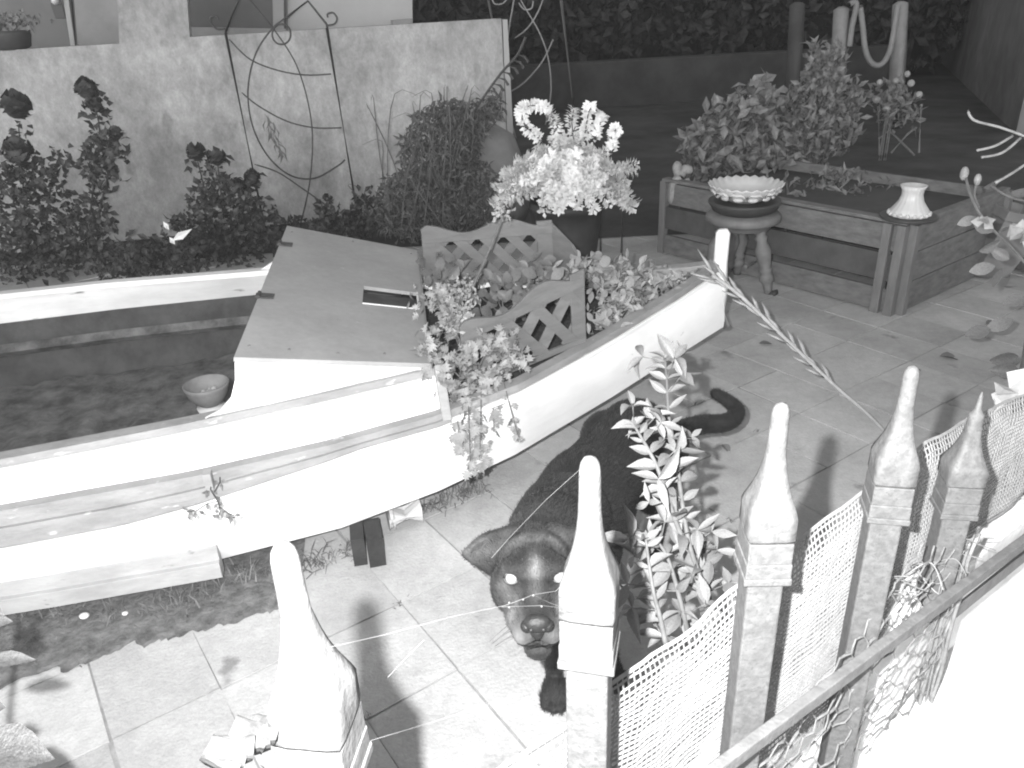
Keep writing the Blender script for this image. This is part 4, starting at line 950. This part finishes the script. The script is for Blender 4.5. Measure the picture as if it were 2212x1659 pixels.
k = MB(); k.beam(A_ + u2 * .0 + V((0, 0, hb + .01)), far2 + V((0, 0, hb + .01)), .05, .018); k.build('top_rail', 'wood', box, bevel=.003)
vz = A_ + u1 * .03 + u2 * .03 + V((0, 0, hb + .024)); flw = lambda i, a: (1 + .05 * abs(math.sin(a * 9)), 0)
k = MB(); k.lathe(vz, [(.12, 0), (.145, .006), (.15, .02), (.135, .022)], 24); tag(k.build('dark_saucer', 'pot', smooth=True), 'dark round saucer on the corner of the raised bed', 'saucer')
vt = thing('fluted_candle_holder', 'small white fluted flared holder standing on the dark saucer', 'candle holder', vz + V((0, 0, .022)))
k = MB(); k.lathe(vz + V((0, 0, .022)), [(.10, 0), (.10, .02), (.082, .045), (.062, .075), (.052, .11), (.054, .135), (.066, .16), (.06, .16), (.04, .13)], 54, wave=lambda i, a: (1 + .035 * math.cos(a * 18), 0)); k.build('body', 'china', vt, smooth=True)
k = MB()
for i in range(18): a = i * math.pi / 9; k.ball(vz + V((math.cos(a) * .101, math.sin(a) * .101, .034)), .012, u=8, v_=6)
k.build('beaded_foot', 'china', vt, smooth=True)
# turned stool
S0 = V((1.47, 4.78, 0)); sh = onpl(1590, 470, S0 + V((0, -.2, 0)), V((0, -1, 0))).z - .02
stl = thing('turned_stool', 'old round wooden stool with turned legs behind the bow', 'stool', S0)
k = MB(); k.lathe(S0 + V((0, 0, sh - .06)), [(.16, -.035), (.17, -.03), (.17, .0), (.21, .004), (.225, .015), (.225, .045), (.21, .06)], 32); k.build('seat', 'stool', stl, smooth=True)
for i, (fx, fy) in enumerate(((1660, 634), (1568, 596), (0, 0), (1, 1))):
    ft = onz(fx, fy, 0) if i < 2 else S0 + (V((-.20, .05, 0)), V((.06, .22, 0)))[i - 2]
    tp = S0 + (ft - S0) * .55 + V((0, 0, sh - .08)); d = ft - tp; k = MB(); prof = [(0, .022), (.06, .026), (.1, .018), (.14, .026), (.2, .02), (.35, .034), (.5, .028), (.6, .022), (.64, .03), (.68, .022), (.74, .028), (.8, .03), (.84, .02), (.9, .018), (1, .016)]
    k.tube([tp + d * a for a, _ in prof], [r_ * 1.5 for _, r_ in prof], 14); lg = k.build('leg', 'stool', stl, smooth=True)
    if i == 0: k = MB(); k.tube([tp + d * .86, tp + d * 1.0, ft + V((.04, -.03, .005))], [.022, .024, .03], 10); k.build('foot_cap', 'iron_dark', lg, smooth=True)
k = MB(); k.tube([S0 + V((.0, -.14, sh * .35)), S0 + V((.16, .03, sh * .35))], .012, 8); k.build('stretcher', 'stool', stl)
bz = S0 + V((0, 0, sh)); dishd = MB(); dishd.lathe(bz, [(.15, 0), (.19, .02), (.215, .06), (.215, .075), (.18, .07)], 28); tag(dishd.build('dark_pan', 'pot', smooth=True), 'shallow dark pan on the stool under the white bowl', 'pan')
bb = bz + V((0, 0, .06)); bt = thing('scalloped_bowl', 'white scalloped china bowl with moulded swags on top of the stool', 'bowl', bb)
k = MB(); k.lathe(bb, [(.05, 0), (.09, .010), (.15, .038), (.19, .072), (.215, .102), (.222, .114), (.214, .116), (.18, .076), (.12, .04), (.02, .03)], 96,
    wave=lambda i, a: (1 + (.02 * math.cos(a * 24) if 3 <= i <= 6 else 0), .006 * math.cos(a * 24) if 4 <= i <= 6 else 0)); k.build('body', 'china', bt, smooth=True)
for i in range(12):
    a = i * math.pi / 6; k = MB(); k.ball(bb + V((math.cos(a) * .168, math.sin(a) * .168, .048)), (.034, .012, .015), Matrix.Rotation(a + math.pi / 2, 3, 'Z'), 10, 6); k.build('moulding', 'china', bt, smooth=True)
    k = MB(); k.tube([bb + V((math.cos(a + e) * r_, math.sin(a + e) * r_, z)) for e, r_, z in ((-.24, .196, .066), (-.12, .204, .084), (0, .203, .078), (.12, .204, .084), (.24, .196, .066))], .009, 6); k.build('swag', 'china', bt, smooth=True)

# hanging soft-toy-like cloth / drooping leaves left of the stool
c_ = ony(1470, 400, 5.6); t = thing('drooping_succulent', 'pale drooping leaves hanging over the left corner post of the raised bed', 'plant', c_)
for pts in (((1470, 380), (1455, 400), (1450, 440)), ((1478, 385), (1486, 410), (1482, 445)), ((1470, 380), (1480, 365), (1495, 372)), ((1468, 380), (1462, 362), (1470, 352))):
    k = MB(); k.tube(spline([ony(x, y, 5.5) for x, y in pts], 5), [.018] + [.032] * 7 + [.030, .022, .012], 8); k.build('leaf', 'leafmid', t, smooth=True)
k = MB(); a = ony(1470, 385, 5.55); k.tube([V((a.x, a.y, .2)), a], .012, 6); k.build('stem', 'stem', t)
# plants in the raised bed and behind it
def clump(name, label, cat, Y, body, n_, ls, lw, m, upw=0., blooms=(), canes=0):
    b0 = ony(body[0][0], body[0][1], Y); t = thing(name, label, cat, V((b0.x, Y, 0))); k = MB()
    for (x, y, rx, ry), nn in zip(body, n_):
        for _ in range(nn):
            a = rnd.uniform(0, 6.28); r_ = rnd.random() ** .55; p = ony(x + rx * r_ * math.cos(a), y + ry * r_ * math.sin(a), Y + rnd.gauss(0, .15)); bushmesh(k, p, rdir() + V((0, 0, upw)), ls * rnd.uniform(.6, 1.5), lw)
    k.build('foliage', m, t, kind='stuff'); k = MB()
    for c2 in range(max(canes, 2)):
        x, y, rx, ry = body[c2 % len(body)]; e = ony(x + rnd.uniform(-rx, rx) * .5, y - ry * .6, Y); k.tube(spline([V((lerp(b0.x, e.x, .6), Y, .1)), lerp(V((b0.x, Y, .1)), e, .6), e], 4), .006, 5)
    k.build('stem', m, t, kind='stuff')
    for x, y, r_ in blooms: k = MB(); k.ball(ony(x, y, Y - .1), r_, u=8, v_=6); k.build('bloom', 'petal', t, smooth=True)
    return t
clump('tall_foxglove_shrub', 'tall pointed pale shrub with upright spires behind the raised bed', 'shrub', 6.6, [(1770, 200, 45, 70), (1800, 160, 30, 50), (1745, 300, 65, 60), (1800, 280, 55, 60), (1760, 120, 16, 30), (1810, 130, 16, 30), (1840, 230, 20, 60), (1710, 250, 25, 60)], (330, 140, 320, 260, 40, 40, 90, 90), .075, .04, 'leaffar', 1.0, canes=6)
clump('dark_broadleaf_shrub', 'dim broad leaved shrub left of the tall pointed shrub behind the bowl', 'shrub', 6.3, [(1580, 290, 70, 70), (1640, 240, 45, 70), (1530, 320, 60, 50), (1600, 360, 110, 40), (1690, 340, 50, 40)], (300, 200, 170, 260, 130), .11, .06, 'leafdim', .2, canes=5)
clump('raised_bed_seedlings', 'sparse low seedlings growing across the raised bed soil', 'plant', 5.3, [(1720, 410, 90, 25), (1850, 400, 80, 30), (1800, 380, 50, 20)], (60, 50, 30), .07, .03, 'leafdim', .5)
clump('pale_daisy_clump', 'dim daisy clump with small round blooms beside the rope posts', 'plant', 8.0, [(1920, 210, 60, 30), (1940, 240, 50, 40)], (120, 120), .09, .04, 'leafdim', .4, [(1900, 178, .03), (1935, 175, .03), (1968, 180, .035), (1985, 205, .035), (1895, 215, .035), (1915, 235, .035), (1945, 215, .03), (1960, 160, .03)], canes=5)
# wire garden seat
t = thing('wire_plant_stand', 'thin wire folding plant stand on the far patio beside the daisy clump', 'plant stand', onz(1945, 330, 0)); Yw = 8.6
for nm_, pts in (('leg', ((1900, 335), (1897, 230))), ('leg', ((1985, 330), (1990, 225))), ('brace', ((1898, 300), (1920, 282), (1940, 300), (1975, 335))), ('brace', ((1925, 330), (1960, 290), (1980, 275))), ('shelf', ((1895, 260), (1990, 255)))):
    k = MB(); k.tube([ony(x, y, Yw) for x, y in pts], .012, 6); k.build(nm_, 'palepot' if nm_ == 'leg' else 'bar', t)
# rope posts
Yr = 10.5
for i, (x, y0, y1) in enumerate(((1817, 20, 190), (1945, 8, 190), (1722, 10, 190))):
    a = ony(x, y0, Yr); b = ony(x - 8, y1, Yr); k = MB(); k.tube([V((b.x, Yr, 0)), b, a, a + V((0, 0, .03))], [.10, .095, .09, .03], 12)
    tag(k.build('rope_post', 'palepot' if i < 2 else 'farstone', smooth=True), ('middle pale wooden post carrying rope at the back of the garden', 'right hand pale wooden post at the end of the rope swag', 'dark leftmost rope post at the back of the garden')[i], 'post', 'rope posts')
k = MB(); k.tube(spline([ony(x, y, Yr - .1) for x, y in ((1834, 10), (1850, 8), (1840, 60), (1835, 100)) ], 6), .035, 8); tag(k.build('rope_tail', 'palepot', smooth=True), 'short end of rope hanging beside the middle post', 'rope')
k = MB(); k.tube(spline([ony(x, y, Yr - .1) for x, y in ((1858, 12), (1864, 60), (1870, 110), (1885, 138), (1905, 138), (1922, 110), (1932, 60), (1940, 10))], 6), .035, 8); tag(k.build('rope_swag', 'palepot', smooth=True), 'thick pale rope sagging in a deep swag between the posts', 'rope')
# white roses leaning in at the right edge
def edge_rose(label, shoots, leaves, blooms, buds, d):
    b0 = at(*shoots[0][-1], d); t = thing('white_rose', label, 'rose', V((b0.x, b0.y, 0)), 'roses at the right edge'); k = MB()
    for pts in shoots: k.tube(spline([at(x, y, d + rnd.uniform(-.05, .05)) for x, y in pts], 6), .0055, 6)
    e = at(*shoots[0][-1], d); k.tube([e, V((e.x + .05, e.y, 0))], .006, 6); k.build('stem', 'stem', t)
    for x, y, a, l_ in leaves: p = at(x, y, d); put_leaf(t, LEAF_OV if d < 1 else LEAF_DIM, p, CR * math.cos(R(a)) + CU * math.sin(R(a)), TOCAM(p) + rv(.9), l_, .85)
    for x, y, r_ in blooms:
        c_ = at(x, y, d - .03)
        for i in range(7): dd = (rdir() + TOCAM(c_) * .6); q_ = MB(); q_.leaf(c_, dd, TOCAM(c_) + rdir() * .3, r_ * 1.5, r_ * 1.3, .1); q_.build('petal', 'petal', t)
    for x, y, r_ in buds: c_ = at(x, y, d); q_ = MB(); q_.ball(c_, (r_ * .6, r_ * .6, r_), u=8, v_=6); q_.build('bud', 'leafmid', t, smooth=True)
edge_rose('rose stems with narrow buds and a pale flower beside the tilted grey pot', [((2085, 380), (2100, 430), (2130, 480), (2190, 540), (2240, 600)), ((2112, 392), (2105, 420), (2115, 450)), ((2140, 400), (2180, 425), (2240, 440)), ((2160, 500), (2190, 490), (2230, 500))],
          [(2125, 405, 10, .09), (2185, 415, -10, .08), (2110, 470, 200, .07), (2150, 500, 160, .09), (2160, 520, 210, .09), (2150, 575, 190, .09), (2165, 580, 230, .08), (2190, 690, 200, .1), (2140, 710, 195, .1), (2200, 770, 190, .11), (2200, 800, 180, .1), (2180, 560, 150, .08), (2215, 640, 200, .09)],
          [(2125, 480, .03), (2205, 515, .05)], [(2083, 375, .028), (2112, 388, .024)], 3.1)
edge_rose('pale five petalled bloom low at the right edge above the net', [((2180, 840), (2210, 850), (2260, 870))], [(2215, 870, 20, .06)], [(2180, 838, .036)], [], 1.7)
k = MB()
for pts in (((2090, 238), (2105, 260), (2160, 275), (2230, 300)), ((2190, 292), (2150, 315), (2110, 325)), ((2205, 298), (2165, 330), (2120, 340)), ((2230, 345), (2185, 375), (2150, 395))): k.tube(spline([at(x, y, 2.2) for x, y in pts], 5), .004, 5)
tag(k.build('bare_twig', 'twig', smooth=True), 'bare pale forked twig reaching in from the right edge', 'twig')
# tilted pots by the right edge
pz = onz(2140, 600, 0)
for i, (dx, m, ax) in enumerate(((0, 'palepot', V((.25, -.1, 1))), (.32, 'palepot', V((.15, .1, 1)))) ):
    c_ = pz + V((dx, .1, 0)); ax.normalize(); x, y, _ = basis(ax); t = thing('flowerpot', ('tilted pale square pot at the right edge beside the raised bed', 'second pale pot half out of the picture at the right edge')[i], 'flowerpot', c_, 'pots at the right edge')
    k = MB(); M3 = Matrix((x, y, ax)).transposed(); o_ = len(k.v)
    for h_, r_ in ((0, .10), (.38, .14), (.38, .155), (.44, .155), (.44, .13), (.36, .125)):
        for sx, sy in ((-1, -1), (1, -1), (1, 1), (-1, 1)): k.v.append(c_ + M3 @ V((sx * r_, sy * r_, h_)))
    for a in range(5):
        for b in range(4): k.f.append((a * 4 + b, a * 4 + (b + 1) % 4, a * 4 + 4 + (b + 1) % 4, a * 4 + 4 + b))
    k.f.append((0, 3, 2, 1)); k.f.append((20, 21, 22, 23)); k.build('pot', m, t, bevel=.006)
# dark leaves and litter on the patio
for i, (x, y, l_) in enumerate(((1640, 742, .07), (2030, 770, .10), (1990, 800, .12), (2130, 700, .09), (1560, 960, .05), (2190, 780, .09))):
    p = onz(x, y, .008); o = bpy.data.objects.new('fallen_leaf', LEAF_DIM[i % 3]); COL.objects.link(o)
    o.matrix_basis = Matrix.Translation(p) @ Matrix.Rotation(rnd.uniform(0, 6), 4, 'Z') @ Matrix.Scale(l_, 4)
    tag(o, ('fallen dark leaf on the slabs right of the bow', 'fallen leaf on the slabs above the fourth picket', 'larger fallen leaf beside the long dry stalk end', 'fallen leaf by the tilted pots', 'small fallen leaf by the dog tail', 'fallen leaf at the right edge of the paving')[i], 'leaf', 'leaves fallen on the patio')
for i, (x, y, r_) in enumerate(((182, 1330, .016), (270, 1325, .010))):
    p = onz(x, y, .022); k = MB(); k.ball(p, (r_, r_ * .8, r_ * .6), u=10, v_=7); tag(k.build('pebble', 'pebble', smooth=True), ('larger white pebble in the soil by the hull', 'small pale pebble in the soil right of the larger one')[i], 'pebble', 'pebbles by the hull')
# leaves of a plant close to the lens at the left edge
t = thing('foreground_vine', 'close leaves of a vine poking in at the lower left edge', 'vine', V((at(-60, 1600, .95).x, at(-60, 1600, .95).y, 0)))
k = MB(); e = at(-60, 1500, .95); k.tube([V((e.x, e.y, 0)), e, at(-40, 1290, 1.0)], .004, 6); k.build('stem', 'stem', t)
for x, y, a, l_, wd in ((-60, 1625, 5, .085, 1.6), (-30, 1430, 8, .055, .8), (-45, 1535, 12, .03, 1.6), (-50, 1310, -10, .03, 1.5), (-70, 1350, 10, .05, 1.2)):
    p = at(x, y, .95); put_leaf(t, LEAF_NEAR, p, CR * math.cos(R(a)) + CU * math.sin(R(a)), TOCAM(p) * .8 + CU * .5, l_, wd)

# ================================================================== FAR GARDEN
bf = thing('sky_blocking_fence', 'tall dark board fence added to block the bright sky behind the garden', 'fence', (3, 19.2, 0))  # added to block the sky that shows through the trees
for k in range(44):
    q = MB(); q.box((-8.4 + k * .52, 19.2 + .045 * (k % 2), 1.9), (.56, .04, 3.8 + rnd.uniform(-.06, .06))); q.build('board', 'hedge', bf)

k = MB(); k.box((2.6, 14.2, .35), (9, .35, .75), .12); fw_ = tag(k.build('far_low_wall', 'farstone', bevel=.02), 'low dark stone wall across the back of the garden', 'wall')
k = MB(); k.beam((6.3, 9.6, 1.25), (10.2, 19.0, 1.25), .3, 2.7); tag(k.build('haze_glow_wall', 'hazewall'), 'pale receding wall added for the hazy glow in the upper right background', 'wall')  # wall added to give the hazy brightening towards the right
for i, (x, y, z, w_, n_) in enumerate(((-1.6, 13.5, 1.4, 1.7, 1500), (1.2, 16.5, 1.9, 2.2, 1500), (4.6, 17, 1.9, 2.2, 1500), (8.0, 16.5, 2.0, 2.2, 1200))):
    t = thing('hedge_tree', ('dark tree behind the end of the plaster wall', 'dark tree behind the second trellis', 'dark tree behind the far low wall', 'dim tree behind the rope posts')[i], 'tree', (x, y, 0), 'dark trees behind the garden'); k = MB(); tr_m = MB()
    tr_m.tube([(x, y, 0), (x + .1, y, z * .5), (x, y + .1, z)], [.12, .1, .05], 8)
    for b in range(5): a = b * 1.3; tr_m.tube([(x, y, z * .5), (x + math.cos(a) * w_ * .4, y + math.sin(a) * w_ * .4, z + .3)], [.05, .02], 6)
    tr_m.build('trunk', 'hedge', t)
    for _ in range(n_):
        dd = rdir() * rnd.random() ** .4; p = V((x + dd.x * w_, y + dd.y * .9, z + dd.z * z * .95)); k.leaf(p, rdir(), rdir(), .26 * rnd.uniform(.6, 1.4), .16)
    k.build('crown', 'hedge', t)

# ================================================================== fine mist and dust lit by the flash
hz_ = MB().box((0, 16, 2.6), (64, 52, 7.4)).build('haze', 'hedge'); hz_['kind'] = 'stuff'
hm = bpy.data.materials.new('night_mist'); hm.use_nodes = True; hn = hm.node_tree; hn.nodes.clear()
ho = hn.nodes.new('ShaderNodeOutputMaterial'); hv_ = hn.nodes.new('ShaderNodeVolumePrincipled'); hv_.inputs['Density'].default_value = .00030; hv_.inputs['Color'].default_value = (.9, .9, .9, 1)
hn.links.new(hv_.outputs[0], ho.inputs['Volume']); hz_.data.materials.clear(); hz_.data.materials.append(hm)
